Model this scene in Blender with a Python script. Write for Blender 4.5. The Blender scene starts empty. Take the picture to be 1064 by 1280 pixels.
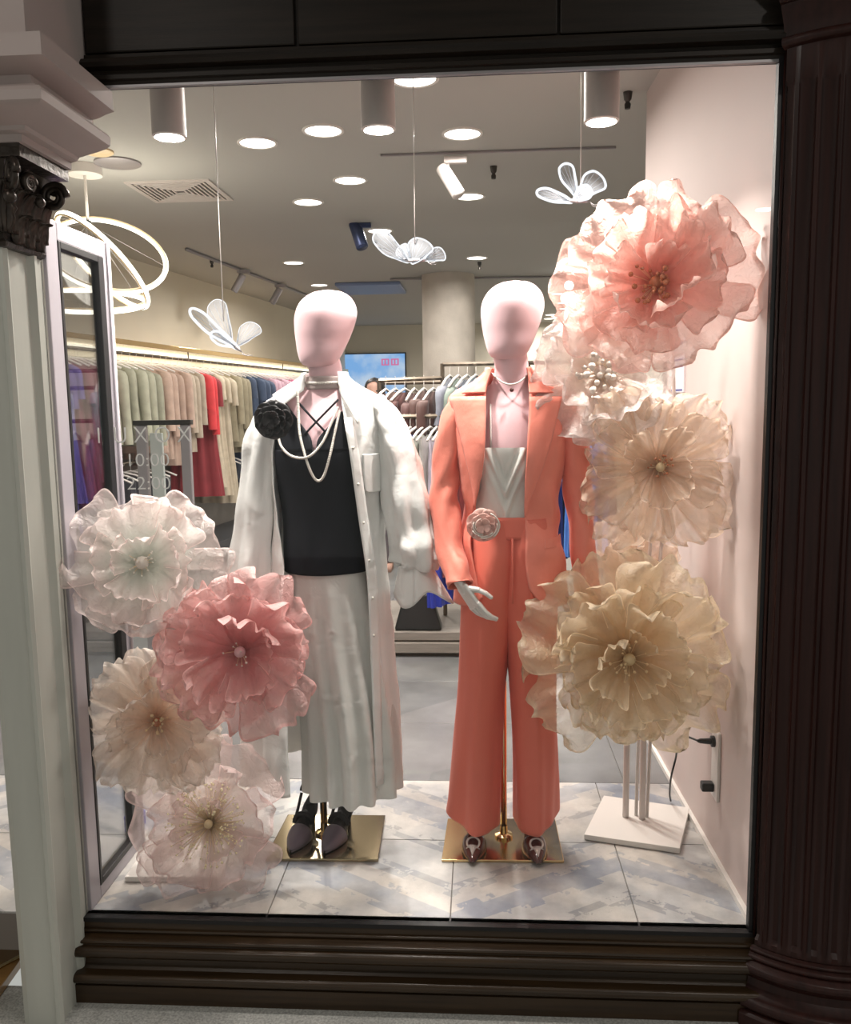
import bpy, bmesh, math, random
from mathutils import Vector, Matrix, noise
from math import sin, cos, pi, sqrt, radians, asin, atan2, exp

C = bpy.context.scene.collection
SC = bpy.context.scene
RND = random.Random(7)

# ------------------------------------------------------------------ camera
cam = bpy.data.cameras.new('camera'); camo = bpy.data.objects.new('camera', cam); C.objects.link(camo)
R = [[0.99800368, -0.00704472, -0.06276168], [0.06135808, -0.12726425, 0.98996919], [-0.01496137, -0.99184383, -0.12657794]]
camo.matrix_world = Matrix(((R[0][0], -R[0][1], -R[0][2], 0), (R[1][0], -R[1][1], -R[1][2], -2.25),
                            (R[2][0], -R[2][1], -R[2][2], 1.46), (0, 0, 0, 1)))
cam.sensor_fit = 'VERTICAL'; cam.sensor_height = 24; cam.lens = 24 * 1066 / 1280
cam.clip_start = 0.02
SC.camera = camo
# ------------------------------------------------------------------ world and exposure
w = bpy.data.worlds.new('world'); SC.world = w; w.use_nodes = True
w.node_tree.nodes['Background'].inputs[0].default_value = (0.85, 0.86, 0.80, 1)
w.node_tree.nodes['Background'].inputs[1].default_value = 0.52
SC.view_settings.view_transform = 'Standard'; SC.view_settings.look = 'None'
SC.view_settings.exposure = 0.0; SC.view_settings.gamma = 1; SC.view_settings.use_curve_mapping = False
SC.cycles.transparent_max_bounces = 40
SC.cycles.max_bounces = 7
SC.cycles.sample_clamp_indirect = 3
LP_CEIL = 20.0      # watts of a recessed downlight
LP_TUBE = 10.5      # watts of a surface tube light
LIGHT_COL = (1.0, 0.93, 0.86)

# ------------------------------------------------------------------ materials
def new_mat(name):
    m = bpy.data.materials.new(name); m.use_nodes = True
    nt = m.node_tree; return m, nt, nt.nodes['Principled BSDF']
def mat(name, col, rough=0.5, metal=0.0, bump=0.0, bscale=60.0, var=0.0, vscale=6.0, sheen=0.0, coat=0.0, emit=None, es=1.0, spec=None, stretch=None):
    m, nt, p = new_mat(name); N = nt.nodes; L = nt.links
    p.inputs['Base Color'].default_value = (*col, 1); p.inputs['Roughness'].default_value = rough
    p.inputs['Metallic'].default_value = metal
    if sheen: p.inputs['Sheen Weight'].default_value = sheen
    if coat: p.inputs['Coat Weight'].default_value = coat; p.inputs['Coat Roughness'].default_value = 0.15
    if spec is not None: p.inputs['Specular IOR Level'].default_value = spec
    if emit: p.inputs['Emission Color'].default_value = (*emit, 1); p.inputs['Emission Strength'].default_value = es
    tc = N.new('ShaderNodeTexCoord'); mp = N.new('ShaderNodeMapping'); L.new(tc.outputs['Object'], mp.inputs[0])
    if stretch: mp.inputs['Scale'].default_value = stretch
    if var:
        n = N.new('ShaderNodeTexNoise'); n.inputs['Scale'].default_value = vscale; n.inputs['Detail'].default_value = 4
        L.new(mp.outputs[0], n.inputs[0]); r = N.new('ShaderNodeValToRGB'); L.new(n.outputs[0], r.inputs[0])
        r.color_ramp.elements[0].position = 0.3; r.color_ramp.elements[1].position = 0.7
        r.color_ramp.elements[0].color = (*[c * (1 - var) for c in col], 1)
        r.color_ramp.elements[1].color = (*[min(1, c * (1 + var)) for c in col], 1)
        L.new(r.outputs[0], p.inputs['Base Color'])
    if bump:
        n = N.new('ShaderNodeTexNoise'); n.inputs['Scale'].default_value = bscale; n.inputs['Detail'].default_value = 3
        L.new(mp.outputs[0], n.inputs[0]); b = N.new('ShaderNodeBump'); b.inputs['Strength'].default_value = bump
        b.inputs['Distance'].default_value = 0.01; L.new(n.outputs[0], b.inputs['Height']); L.new(b.outputs[0], p.inputs['Normal'])
    return m
def emitter(name, col, s):
    m = bpy.data.materials.new(name); m.use_nodes = True; nt = m.node_tree; nt.nodes.clear()
    e = nt.nodes.new('ShaderNodeEmission'); e.inputs[0].default_value = (*col, 1); e.inputs[1].default_value = s
    o = nt.nodes.new('ShaderNodeOutputMaterial'); nt.links.new(e.outputs[0], o.inputs[0]); return m
def glass(name, tint=(1, 1, 1), refl=1.0, rough=0.0):
    m = bpy.data.materials.new(name); m.use_nodes = True; nt = m.node_tree; nt.nodes.clear(); N = nt.nodes; L = nt.links
    t = N.new('ShaderNodeBsdfTransparent'); t.inputs[0].default_value = (*tint, 1)
    g = N.new('ShaderNodeBsdfGlossy'); g.inputs['Roughness'].default_value = rough
    f = N.new('ShaderNodeFresnel'); f.inputs[0].default_value = 1.45
    mu = N.new('ShaderNodeMath'); mu.operation = 'MULTIPLY'; mu.inputs[1].default_value = refl; L.new(f.outputs[0], mu.inputs[0])
    x = N.new('ShaderNodeMixShader'); L.new(mu.outputs[0], x.inputs[0]); L.new(t.outputs[0], x.inputs[1]); L.new(g.outputs[0], x.inputs[2])
    o = N.new('ShaderNodeOutputMaterial'); L.new(x.outputs[0], o.inputs[0]); return m
def organza(name, c0, c1, op0, op1, heart=None, gloss=0.10):
    # c0 colour near the base, c1 at the rim; opacity op0..op1 (the hem of each petal is folded double)
    m = bpy.data.materials.new(name); m.use_nodes = True; nt = m.node_tree; nt.nodes.clear(); N = nt.nodes; L = nt.links
    at = N.new('ShaderNodeAttribute'); at.attribute_name = 's'
    r = N.new('ShaderNodeValToRGB'); L.new(at.outputs['Fac'], r.inputs[0])
    e = r.color_ramp.elements; e[0].color = (*(heart or c0), 1); e[0].position = 0.0; e[1].color = (*c1, 1); e[1].position = 0.95
    k = e.new(0.25); k.color = (*c0, 1)
    ro = N.new('ShaderNodeValToRGB'); L.new(at.outputs['Fac'], ro.inputs[0]); e = ro.color_ramp.elements
    e[0].color = (min(1, op0 + .2),) * 3 + (1,); e[1].color = (op1,) * 3 + (1,)
    for ps, v in ((0.3, op0), (0.93, op0 * 1.03), (0.965, op1)):
        k = e.new(ps); k.color = (v, v, v, 1)
    e[-1].position = 1.0
    lw = N.new('ShaderNodeLayerWeight'); lw.inputs[0].default_value = 0.35
    ad = N.new('ShaderNodeMath'); ad.operation = 'MULTIPLY_ADD'; L.new(lw.outputs['Facing'], ad.inputs[0]); ad.inputs[1].default_value = 0.35
    L.new(ro.outputs[0], ad.inputs[2]); ad.use_clamp = True
    tc = N.new('ShaderNodeTexCoord'); nz = N.new('ShaderNodeTexNoise'); nz.inputs['Scale'].default_value = 55; nz.inputs['Detail'].default_value = 5; nz.inputs['Distortion'].default_value = 1.2
    L.new(tc.outputs['Object'], nz.inputs[0]); bp = N.new('ShaderNodeBump'); bp.inputs['Strength'].default_value = 0.9; bp.inputs['Distance'].default_value = 0.012
    L.new(nz.outputs[0], bp.inputs['Height'])
    d = N.new('ShaderNodeBsdfDiffuse'); tl = N.new('ShaderNodeBsdfTranslucent'); g = N.new('ShaderNodeBsdfGlossy'); g.inputs['Roughness'].default_value = 0.28
    for s in (d, tl): L.new(r.outputs[0], s.inputs[0])
    for s in (d, tl, g): L.new(bp.outputs[0], s.inputs['Normal'])
    a = N.new('ShaderNodeMixShader'); a.inputs[0].default_value = 0.45; L.new(d.outputs[0], a.inputs[1]); L.new(tl.outputs[0], a.inputs[2])
    b = N.new('ShaderNodeMixShader'); b.inputs[0].default_value = gloss; L.new(a.outputs[0], b.inputs[1]); L.new(g.outputs[0], b.inputs[2])
    t = N.new('ShaderNodeBsdfTransparent')
    x = N.new('ShaderNodeMixShader'); L.new(ad.outputs[0], x.inputs[0]); L.new(t.outputs[0], x.inputs[1]); L.new(b.outputs[0], x.inputs[2])
    o = N.new('ShaderNodeOutputMaterial'); L.new(x.outputs[0], o.inputs[0]); return m
def sheer(name, col, op):
    m, nt, p = new_mat(name); p.inputs['Base Color'].default_value = (*col, 1); p.inputs['Roughness'].default_value = 0.7
    N = nt.nodes; L = nt.links; t = N.new('ShaderNodeBsdfTranslucent'); t.inputs[0].default_value = (*col, 1)
    x = N.new('ShaderNodeMixShader'); x.inputs[0].default_value = 0.12; L.new(p.outputs[0], x.inputs[1]); L.new(t.outputs[0], x.inputs[2])
    tc = N.new('ShaderNodeTexCoord'); nz_ = N.new('ShaderNodeTexNoise'); nz_.inputs['Scale'].default_value = 12; nz_.inputs['Detail'].default_value = 4; nz_.inputs['Distortion'].default_value = 0.8; L.new(tc.outputs['Object'], nz_.inputs[0])
    bp = N.new('ShaderNodeBump'); bp.inputs['Strength'].default_value = 0.55; bp.inputs['Distance'].default_value = 0.012; L.new(nz_.outputs[0], bp.inputs['Height']); L.new(bp.outputs[0], p.inputs['Normal'])
    tr = N.new('ShaderNodeBsdfTransparent'); y = N.new('ShaderNodeMixShader'); y.inputs[0].default_value = op
    L.new(tr.outputs[0], y.inputs[1]); L.new(x.outputs[0], y.inputs[2]); L.new(y.outputs[0], nt.nodes['Material Output'].inputs[0]); return m

M = {}
M['wood'] = mat('dark_wood', (0.026, 0.008, 0.006), 0.40, var=0.35, vscale=5, stretch=(12, 12, 0.6), coat=0.05, spec=0.25, bump=0.05, bscale=30)
M['woodh'] = mat('dark_wood_rail', (0.036, 0.020, 0.009), 0.34, var=0.35, vscale=5, stretch=(0.6, 12, 12), coat=0.08, spec=0.35, bump=0.05, bscale=30)
M['woodd'] = mat('dark_wood_header', (0.014, 0.009, 0.006), 0.45, var=0.35, vscale=5, stretch=(0.6, 12, 12), bump=0.05, bscale=30, spec=0.25)
M['paint'] = mat('stone_paint', (0.50, 0.50, 0.45), 0.55, var=0.08, vscale=3, stretch=(3, 3, 0.4))
M['paintlit'] = mat('pink_lit_paint', (0.46, 0.38, 0.36), 0.6, var=0.05, vscale=3)  # pinkish light on the side faces, put into the entablature's base colour
M['bronze'] = mat('dark_bronze', (0.055, 0.042, 0.034), 0.35, 0.6, var=0.4, vscale=30, bump=0.3, bscale=50)
M['black'] = mat('black_frame', (0.006, 0.005, 0.006), 0.45)
M['ceil'] = mat('ceiling_paint', (0.46, 0.45, 0.42), 0.8, var=0.03, vscale=1)
M['wallw'] = mat('display_wall_paint', (0.60, 0.50, 0.475), 0.6, var=0.03, vscale=2)
M['cream'] = mat('cream_wall', (0.76, 0.71, 0.60), 0.8, var=0.05, vscale=2)
M['taupe'] = mat('taupe_panel', (0.20, 0.18, 0.165), 0.5, var=0.1, vscale=2)
M['frame'] = mat('satin_aluminium', (0.42, 0.39, 0.43), 0.35, 0.15)
M['white'] = mat('white_lacquer', (0.78, 0.74, 0.70), 0.3)
M['whitem'] = mat('white_metal', (0.62, 0.57, 0.54), 0.4)
M['gold'] = mat('brushed_gold', (0.80, 0.58, 0.30), 0.16, 1.0, bump=0.02, bscale=200, stretch=(30, 1, 1))
M['golddark'] = mat('gold_mirror', (0.55, 0.44, 0.27), 0.12, 1.0)
M['pink'] = mat('pink_velvet_skin', (0.72, 0.47, 0.50), 0.75, sheen=0.4, bump=0.05, bscale=400)
M['silver'] = mat('silver_hand', (0.78, 0.76, 0.73), 0.32, 0.45)
M['coral'] = mat('coral_suiting', (0.86, 0.26, 0.19), 0.50, sheen=0.15, bump=0.55, bscale=13, spec=0.35)
M['coral2'] = mat('coral_trousers', (0.76, 0.18, 0.125), 0.6, sheen=0.1, bump=0.22, bscale=9, spec=0.3)
M['satin'] = mat('grey_satin', (0.72, 0.70, 0.66), 0.25, sheen=0.2, spec=0.6)
M['cotton'] = sheer('white_cotton', (0.90, 0.90, 0.88), 0.98)
M['skirt'] = sheer('grey_white_chiffon', (0.70, 0.70, 0.67), 0.97)
M['blackc'] = mat('black_knit', (0.006, 0.007, 0.011), 0.75, spec=0.2)
M['rose'] = mat('black_satin_rose', (0.006, 0.005, 0.006), 0.38)
M['pearl'] = mat('pearl', (0.72, 0.68, 0.62), 0.2, coat=0.5)
M['shoeb'] = mat('black_suede', (0.010, 0.009, 0.012), 0.7)
M['shoeg'] = mat('purple_grey_leather', (0.16, 0.13, 0.165), 0.45)
M['shoer'] = mat('dark_red_patent', (0.075, 0.015, 0.012), 0.2, coat=0.5)
M['crystal'] = mat('crystal_brooch', (0.80, 0.72, 0.68), 0.15, 0.7, bump=0.5, bscale=300)
M['lamp'] = emitter('lamp_glow', (1.0, 0.95, 0.86), 6.0)
M['ring'] = emitter('ring_led', (1.0, 0.93, 0.76), 4.5)
M['wingrim'] = emitter('lit_acrylic_edge', (0.93, 0.95, 1.0), 1.25)
M['led'] = emitter('shelf_led', (1.0, 0.90, 0.68), 2.6)
M['spot'] = emitter('spot_glare', (1.0, 0.98, 0.95), 25.0)
M['glass'] = glass('window_glass', (0.985, 0.99, 0.988), 0.45)
M['glass2'] = glass('side_glass', (0.94, 0.95, 0.97), 0.7)
M['concrete'] = mat('pillar_plaster', (0.55, 0.50, 0.44), 0.8, var=0.12, vscale=5, bump=0.2)
M['darkmet'] = mat('dark_metal', (0.05, 0.045, 0.04), 0.4, 0.7)
M['brassm'] = mat('bronze_rail', (0.16, 0.13, 0.10), 0.35, 0.8)
M['greym'] = mat('grey_metal', (0.34, 0.32, 0.33), 0.4, 0.5)
M['vinyl'] = mat('white_vinyl', (0.88, 0.86, 0.84), 0.6)
M['mall'] = mat('terrazzo', (0.42, 0.42, 0.40), 0.4, var=0.35, vscale=160)
M['brownstep'] = mat('brown_gloss_step', (0.28, 0.15, 0.05), 0.25, coat=0.4)
M['plastic'] = mat('black_plastic', (0.01, 0.01, 0.01), 0.4)
M['paper'] = mat('paper', (0.72, 0.70, 0.74), 0.8)
M['ink'] = mat('blue_ink', (0.10, 0.11, 0.30), 0.8)
M['hair'] = mat('dark_hair', (0.012, 0.009, 0.009), 0.5)
M['skin'] = mat('skin', (0.55, 0.33, 0.26), 0.55)
M['bluesheen'] = mat('blue_sheen_panel', (0.16, 0.22, 0.40), 0.4)
M['navyspot'] = mat('navy_metal', (0.03, 0.045, 0.12), 0.35, 0.4)
M['amber'] = mat('amber_bead', (0.45, 0.16, 0.07), 0.2, coat=0.5)
M['sparkle'] = mat('sparkle_bead', (1.0, 0.90, 0.62), 0.15, 0.0, coat=1.0)
M['stem'] = mat('stamen_gold', (0.75, 0.58, 0.35), 0.4)

def tile_mat(name, store):
    m, nt, p = new_mat(name); N = nt.nodes; L = nt.links
    g = N.new('ShaderNodeNewGeometry'); sp = N.new('ShaderNodeSeparateXYZ'); L.new(g.outputs['Position'], sp.inputs[0])
    def mth(op, a, b=None, c=None):
        n = N.new('ShaderNodeMath'); n.operation = op
        for i, v in enumerate((a, b, c)):
            if v is None: continue
            if isinstance(v, (int, float)): n.inputs[i].default_value = v
            else: L.new(v, n.inputs[i])
        return n.outputs[0]
    n1 = N.new('ShaderNodeTexNoise'); n1.inputs['Scale'].default_value = 7 if not store else 2.2; n1.inputs['Detail'].default_value = 6; n1.inputs['Roughness'].default_value = 0.65
    L.new(g.outputs['Position'], n1.inputs[0])
    if store:
        r = N.new('ShaderNodeValToRGB'); L.new(n1.outputs[0], r.inputs[0]); e = r.color_ramp.elements
        e[0].position = 0.25; e[0].color = (0.07, 0.07, 0.075, 1); e[1].position = 0.75; e[1].color = (0.23, 0.225, 0.22, 1)
        v = N.new('ShaderNodeTexVoronoi'); v.inputs['Scale'].default_value = 1.6; L.new(g.outputs['Position'], v.inputs[0])
        mx = N.new('ShaderNodeMix'); mx.data_type = 'RGBA'; mx.inputs[0].default_value = 0.08; L.new(r.outputs[0], mx.inputs[6]); L.new(v.outputs['Color'], mx.inputs[7])
        bw = N.new('ShaderNodeHueSaturation'); bw.inputs['Saturation'].default_value = 0.12; L.new(mx.outputs[2], bw.inputs['Color'])
        L.new(bw.outputs[0], p.inputs['Base Color'])
    else:
        # large printed chevrons: y + |x| zigzag, in bands
        u = mth('ADD', sp.outputs[0], 0.09 + 1.06 * 8)
        pp = mth('PINGPONG', u, 0.53)
        zz = mth('ADD', mth('MULTIPLY_ADD', pp, -0.62, sp.outputs[1]), mth('MULTIPLY', mth('FLOOR', mth('MULTIPLY', n1.outputs[0], 6.0)), 0.035))
        fr = mth('FRACT', mth('MULTIPLY', mth('ADD', zz, 4.23), 1.75))
        r = N.new('ShaderNodeValToRGB'); L.new(fr, r.inputs[0]); r.color_ramp.interpolation = 'CONSTANT'; e = r.color_ramp.elements
        cols = [(0.0, (0.60, 0.57, 0.52)), (0.20, (0.25, 0.245, 0.24)), (0.26, (0.62, 0.59, 0.54)), (0.46, (0.25, 0.28, 0.34)), (0.66, (0.62, 0.56, 0.49)), (0.80, (0.30, 0.30, 0.30)), (0.86, (0.64, 0.61, 0.56))]
        e[0].position = 0; e[0].color = (*cols[0][1], 1); e[1].position = cols[1][0]; e[1].color = (*cols[1][1], 1)
        for ps, c in cols[2:]:
            k = e.new(ps); k.color = (*c, 1)
        v = N.new('ShaderNodeTexNoise'); v.inputs['Scale'].default_value = 4.2; v.inputs['Detail'].default_value = 5; L.new(g.outputs['Position'], v.inputs[0])
        r2 = N.new('ShaderNodeValToRGB'); L.new(v.outputs[0], r2.inputs[0]); e2 = r2.color_ramp.elements
        e2[0].position = 0.42; e2[0].color = (0.30, 0.32, 0.36, 1); e2[1].position = 0.60; e2[1].color = (0.64, 0.61, 0.57, 1)
        mx = N.new('ShaderNodeMix'); mx.data_type = 'RGBA'; mx.inputs[0].default_value = 0.55; L.new(r.outputs[0], mx.inputs[6]); L.new(r2.outputs[0], mx.inputs[7])
        r3 = N.new('ShaderNodeValToRGB'); L.new(n1.outputs[0], r3.inputs[0]); r3.color_ramp.elements[0].position = 0.3; r3.color_ramp.elements[0].color = (0.62, 0.62, 0.62, 1); r3.color_ramp.elements[1].position = 0.62
        m2 = N.new('ShaderNodeMix'); m2.data_type = 'RGBA'; m2.blend_type = 'MULTIPLY'; m2.inputs[0].default_value = 0.8; L.new(mx.outputs[2], m2.inputs[6]); L.new(r3.outputs[0], m2.inputs[7])
        L.new(m2.outputs[2], p.inputs['Base Color'])
    p.inputs['Roughness'].default_value = 0.28
    return m
M['tile'] = tile_mat('printed_floor_tile', False); M['tile2'] = tile_mat('store_floor_tile', True)

# ------------------------------------------------------------------ object helpers
def wloc(o):
    v = Vector((0, 0, 0))
    while o is not None: v += o.location; o = o.parent
    return v
def mk(name, verts, faces, m, parent=None, smooth=True, attr=None, local=False):
    me = bpy.data.meshes.new(name)
    off = Vector((0, 0, 0)) if (parent is None or local) else wloc(parent)
    me.from_pydata([tuple(Vector(v) - off) for v in verts], [], faces)
    if smooth: me.polygons.foreach_set('use_smooth', [True] * len(me.polygons))
    if attr is not None:
        a = me.attributes.new('s', 'FLOAT', 'POINT'); a.data.foreach_set('value', attr)
    me.materials.append(m); me.update()
    o = bpy.data.objects.new(name, me); C.objects.link(o)
    if parent is not None: o.parent = parent
    return o
def thing(name, label, cat, loc=(0, 0, 0), group=None, rz=0):
    o = bpy.data.objects.new(name, None); C.objects.link(o); o.location = loc; o.rotation_euler = (0, 0, rz)
    o['label'] = label; o['category'] = cat
    if group: o['group'] = group
    o.empty_display_size = 0.05
    return o
def tag(o, label, cat, group=None):
    o['label'] = label; o['category'] = cat
    if group: o['group'] = group
    return o
def struct(o): o['kind'] = 'structure'; return o
def bev(o, wd=0.003, seg=2):
    b = o.modifiers.new('bevel', 'BEVEL'); b.width = wd; b.segments = seg; b.limit_method = 'ANGLE'; b.angle_limit = radians(35); return o
def solid(o, t, off=0):
    s = o.modifiers.new('solid', 'SOLIDIFY'); s.thickness = t; s.offset = off; return o
def sub(o, n=1):
    s = o.modifiers.new('sub', 'SUBSURF'); s.levels = n; s.render_levels = n; return o
class G:
    """collects geometry for one mesh"""
    def __init__(s): s.v = []; s.f = []; s.a = []
    def add(s, v, f):
        k = len(s.v); s.v += [Vector(p) for p in v]; s.f += [[i + k for i in q] for q in f]; return s
    def box(s, x0, x1, y0, y1, z0, z1):
        return s.add([(x0, y0, z0), (x1, y0, z0), (x1, y1, z0), (x0, y1, z0), (x0, y0, z1), (x1, y0, z1), (x1, y1, z1), (x0, y1, z1)],
                     [(0, 3, 2, 1), (4, 5, 6, 7), (0, 1, 5, 4), (1, 2, 6, 5), (2, 3, 7, 6), (3, 0, 4, 7)])
    def tube(s, pts, r, n=8, closed=False, flat=1.0, cap=True):
        pts = [Vector(p) for p in pts]; k = len(pts); rr = r if isinstance(r, (list, tuple)) else [r] * k
        up = None; rings = []
        for i, p in enumerate(pts):
            if closed: t = pts[(i + 1) % k] - pts[i - 1]
            else: t = pts[min(i + 1, k - 1)] - pts[max(i - 1, 0)]
            t.normalize()
            if up is None:
                up = Vector((0, 0, 1)) if abs(t.z) < 0.9 else Vector((0, 1, 0))
            a = t.cross(up).normalized(); up = a.cross(t).normalized()
            rings.append([p + (a * cos(2 * pi * j / n) + up * sin(2 * pi * j / n) * flat) * rr[i] for j in range(n)])
        v = [q for g in rings for q in g]; f = []
        for i in range(k if closed else k - 1):
            i2 = (i + 1) % k
            for j in range(n): f.append((i * n + j, i * n + (j + 1) % n, i2 * n + (j + 1) % n, i2 * n + j))
        if cap and not closed: f.append(list(range(n))[::-1]); f.append([(k - 1) * n + j for j in range(n)])
        return s.add(v, f)
    def cyl(s, c, r, z0, z1, n=24, r2=None):
        return s.tube([(c[0], c[1], z0), (c[0], c[1], z1)], [r, r2 if r2 is not None else r], n)
    def lathe(s, c, prof, n=32, a0=0, a1=2 * pi, rf=None):
        full = abs(a1 - a0 - 2 * pi) < 1e-6; m = n if full else n + 1; v = []; f = []
        for (r, z) in prof:
            for j in range(m):
                a = a0 + (a1 - a0) * j / n; q = r * (rf(a) if rf else 1); v.append((c[0] + q * cos(a), c[1] + q * sin(a), z))
        for i in range(len(prof) - 1):
            for j in range(n):
                j2 = (j + 1) % m; f.append((i * m + j, i * m + j2, (i + 1) * m + j2, (i + 1) * m + j))
        return s.add(v, f)
    def ball(s, c, r, n=8, sz=1.0):
        prof = [(r * sin(pi * i / n) + 1e-5, c[2] - r * sz * cos(pi * i / n)) for i in range(n + 1)]
        return s.lathe((c[0], c[1]), prof, n + 2)
    def prism(s, poly, axis, a, b):
        """extrude a 2-D polygon: axis 'x' -> (y,z) polygon from x=a to x=b, 'y' -> (x,z), 'z' -> (x,y)"""
        def P(t, p): return {'x': (t, p[0], p[1]), 'y': (p[0], t, p[1]), 'z': (p[0], p[1], t)}[axis]
        n = len(poly); v = [P(a, p) for p in poly] + [P(b, p) for p in poly]
        f = [list(range(n))[::-1], [n + i for i in range(n)]] + [(i, (i + 1) % n, n + (i + 1) % n, n + i) for i in range(n)]
        return s.add(v, f)
    def grid(s, rows, closed=False):
        n = len(rows[0]); v = [p for r in rows for p in r]; f = []
        for i in range(len(rows) - 1):
            for j in range(n if closed else n - 1):
                j2 = (j + 1) % n; f.append((i * n + j, i * n + j2, (i + 1) * n + j2, (i + 1) * n + j))
        return s.add(v, f)
    def mk(s, name, m, parent=None, smooth=True):
        return mk(name, s.v, s.f, m, parent, smooth)
def fix(o):
    bm = bmesh.new(); bm.from_mesh(o.data); bmesh.ops.recalc_face_normals(bm, faces=bm.faces); bm.to_mesh(o.data); bm.free(); return o
def autosm(o, ang=40):
    me = o.data; bm = bmesh.new(); bm.from_mesh(me); bmesh.ops.recalc_face_normals(bm, faces=bm.faces)
    for e in bm.edges:
        if len(e.link_faces) == 2 and e.calc_face_angle(0) > radians(ang): e.smooth = False
    bm.to_mesh(me); bm.free(); return o
def interp(tab, x):
    """piecewise Catmull-Rom through (x, value...) rows sorted by x"""
    if x <= tab[0][0]: return list(tab[0][1:])
    if x >= tab[-1][0]: return list(tab[-1][1:])
    for i in range(len(tab) - 1):
        if tab[i][0] <= x <= tab[i + 1][0]: break
    a = tab[max(i - 1, 0)]; b = tab[i]; c = tab[i + 1]; d = tab[min(i + 2, len(tab) - 1)]
    t = (x - b[0]) / (c[0] - b[0]); out = []
    for k in range(1, len(b)):
        m1 = (c[k] - a[k]) / max(1e-6, c[0] - a[0]) * (c[0] - b[0]); m2 = (d[k] - b[k]) / max(1e-6, d[0] - b[0]) * (c[0] - b[0])
        out.append((2 * t**3 - 3 * t**2 + 1) * b[k] + (t**3 - 2 * t**2 + t) * m1 + (-2 * t**3 + 3 * t**2) * c[k] + (t**3 - t**2) * m2)
    return out
def spline(pts, n):
    pts = [(i, *p) for i, p in enumerate(pts)]
    return [Vector(interp(pts, (len(pts) - 1) * j / (n - 1))) for j in range(n)]
def nz(x, y, z=0.0): return noise.noise(Vector((x, y, z)))

# ================================================================== STRUCTURE
# display floor and store floor, tiles as pieces in a screed
fl = struct(G().box(-4.2, 3.0, 0.0, 12.6, -0.12, -0.006).mk('floor', M['taupe'], None, False))
def tile_mesh(wx, wy, m):
    g = G().box(0.0015, wx - 0.0015, 0.0015, wy - 0.0015, -0.012, 0.0); o = g.mk('tile', m, None, False); bev(o, 0.001, 1)
    C.objects.unlink(o); return o
tp = tile_mesh(0.53, 0.455, M['tile']); n = 0
def place_tile(src, x, y):
    t = src.copy(); C.objects.link(t); t.location = (x, y, 0); t.parent = fl; return t
for i in range(7):
    for j in range(2): place_tile(tp, -2.21 + 0.53 * i, 0.455 * j)
tp2 = tile_mesh(0.6, 0.6, M['tile2'])
for i in range(12):
    for j in range(19): place_tile(tp2, -4.2 + 0.6 * i - 0.05, 0.91 + 0.6 * j)
struct(G().box(-4.2, 3.0, 0.03, 12.6, 2.75, 2.9).mk('ceiling', M['ceil'], None, False))
# side walls
def lx(y): return -3.3 + 0.12 * y          # line of the left clothes rail
wl = struct(G().prism([(lx(0) - 0.35, 0), (lx(12.3) - 0.35, 12.3), (lx(12.3) - 0.5, 12.3), (lx(0) - 0.5, 0)], 'z', 0, 2.75).mk('wall_left', M['cream'], None, False))
struct(G().prism([(lx(2.2) - 0.345, 2.2), (lx(11.9) - 0.345, 11.9), (lx(11.9) - 0.30, 11.9), (lx(2.2) - 0.30, 2.2)], 'z', 0, 1.86).mk('wainscot', M['taupe'], wl, False))
struct(G().box(-4.2, 3.0, 12.1, 12.3, 0, 2.75).mk('wall_back', M['cream'], None, False))
struct(G().box(2.6, 2.75, 0, 12.3, 0, 2.75).mk('wall_right', M['cream'], None, False))
struct(G().prism([(0.757, 0.0), (0.735, 0.9), (0.72, 1.60), (0.86, 1.60), (0.90, 0.0)], 'z', 0, 2.75).mk('wall_display', M['wallw'], None, False))
struct(G().prism([(0.742, 0.02), (0.722, 0.9), (0.709, 1.58), (0.72, 1.58), (0.736, 0.9), (0.758, 0.02)], 'z', 0, 0.018).mk('baseboard_display', M['white'], None, False))
# mall floor and ceiling outside
struct(G().box(-5, 5, -7, -0.02, -0.30, -0.22).mk('floor_mall', M['mall'], None, False))
struct(G().box(-5, 5, -7, -0.35, 3.3, 3.4).mk('ceiling_mall', M['ceil'], None, False))
# header: solid beam over the window with panels and stepped rail
hd = struct(G().box(-1.0, 1.5, 0.0, 0.03, 2.31, 3.3).mk('wall_header', M['woodd'], None, False))
g = G().prism([(0.018, 2.275), (-0.012, 2.275), (-0.014, 2.283), (-0.022, 2.286), (-0.022, 2.296), (-0.014, 2.30), (-0.014, 2.308), (-0.036, 2.312), (-0.040, 2.322), (-0.030, 2.334), (-0.012, 2.340), (-0.01, 2.35), (0.018, 2.35)], 'x', -1.152, 0.76)
autosm(struct(g.mk('trim_1', M['woodd'], None)), 30)
for a, b in ((-0.99, -0.452), (-0.444, 0.20), (0.206, 0.80)):
    bev(G().box(a, b, -0.012, 0.0, 2.353, 3.25).mk('panel', M['woodd'], hd, False), 0.004)
# dark lining around the glass and the glass itself
wn = struct(G().box(-1.150, 0.735, -0.004, 0.004, 0.0, 2.272).mk('window_1', M['glass'], None, False))
g = G(); g.box(-1.168, -1.152, -0.03, 0.03, -0.01, 2.28); g.box(0.733, 0.748, -0.014, 0.008, -0.01, 2.28); g.box(-1.168, 0.752, -0.02, 0.02, -0.012, 0.0); g.box(-1.168, 0.752, -0.010, 0.010, 2.270, 2.28)
g.mk('window_frame', M['black'], wn, False)
G().prism([(-0.012, 2.2685), (0.0, 2.2685), (0.0, 2.2745), (-0.012, 2.2745)], 'x', -1.15, 0.735).mk('glazing_bead', M['greym'], wn, False)
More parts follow.
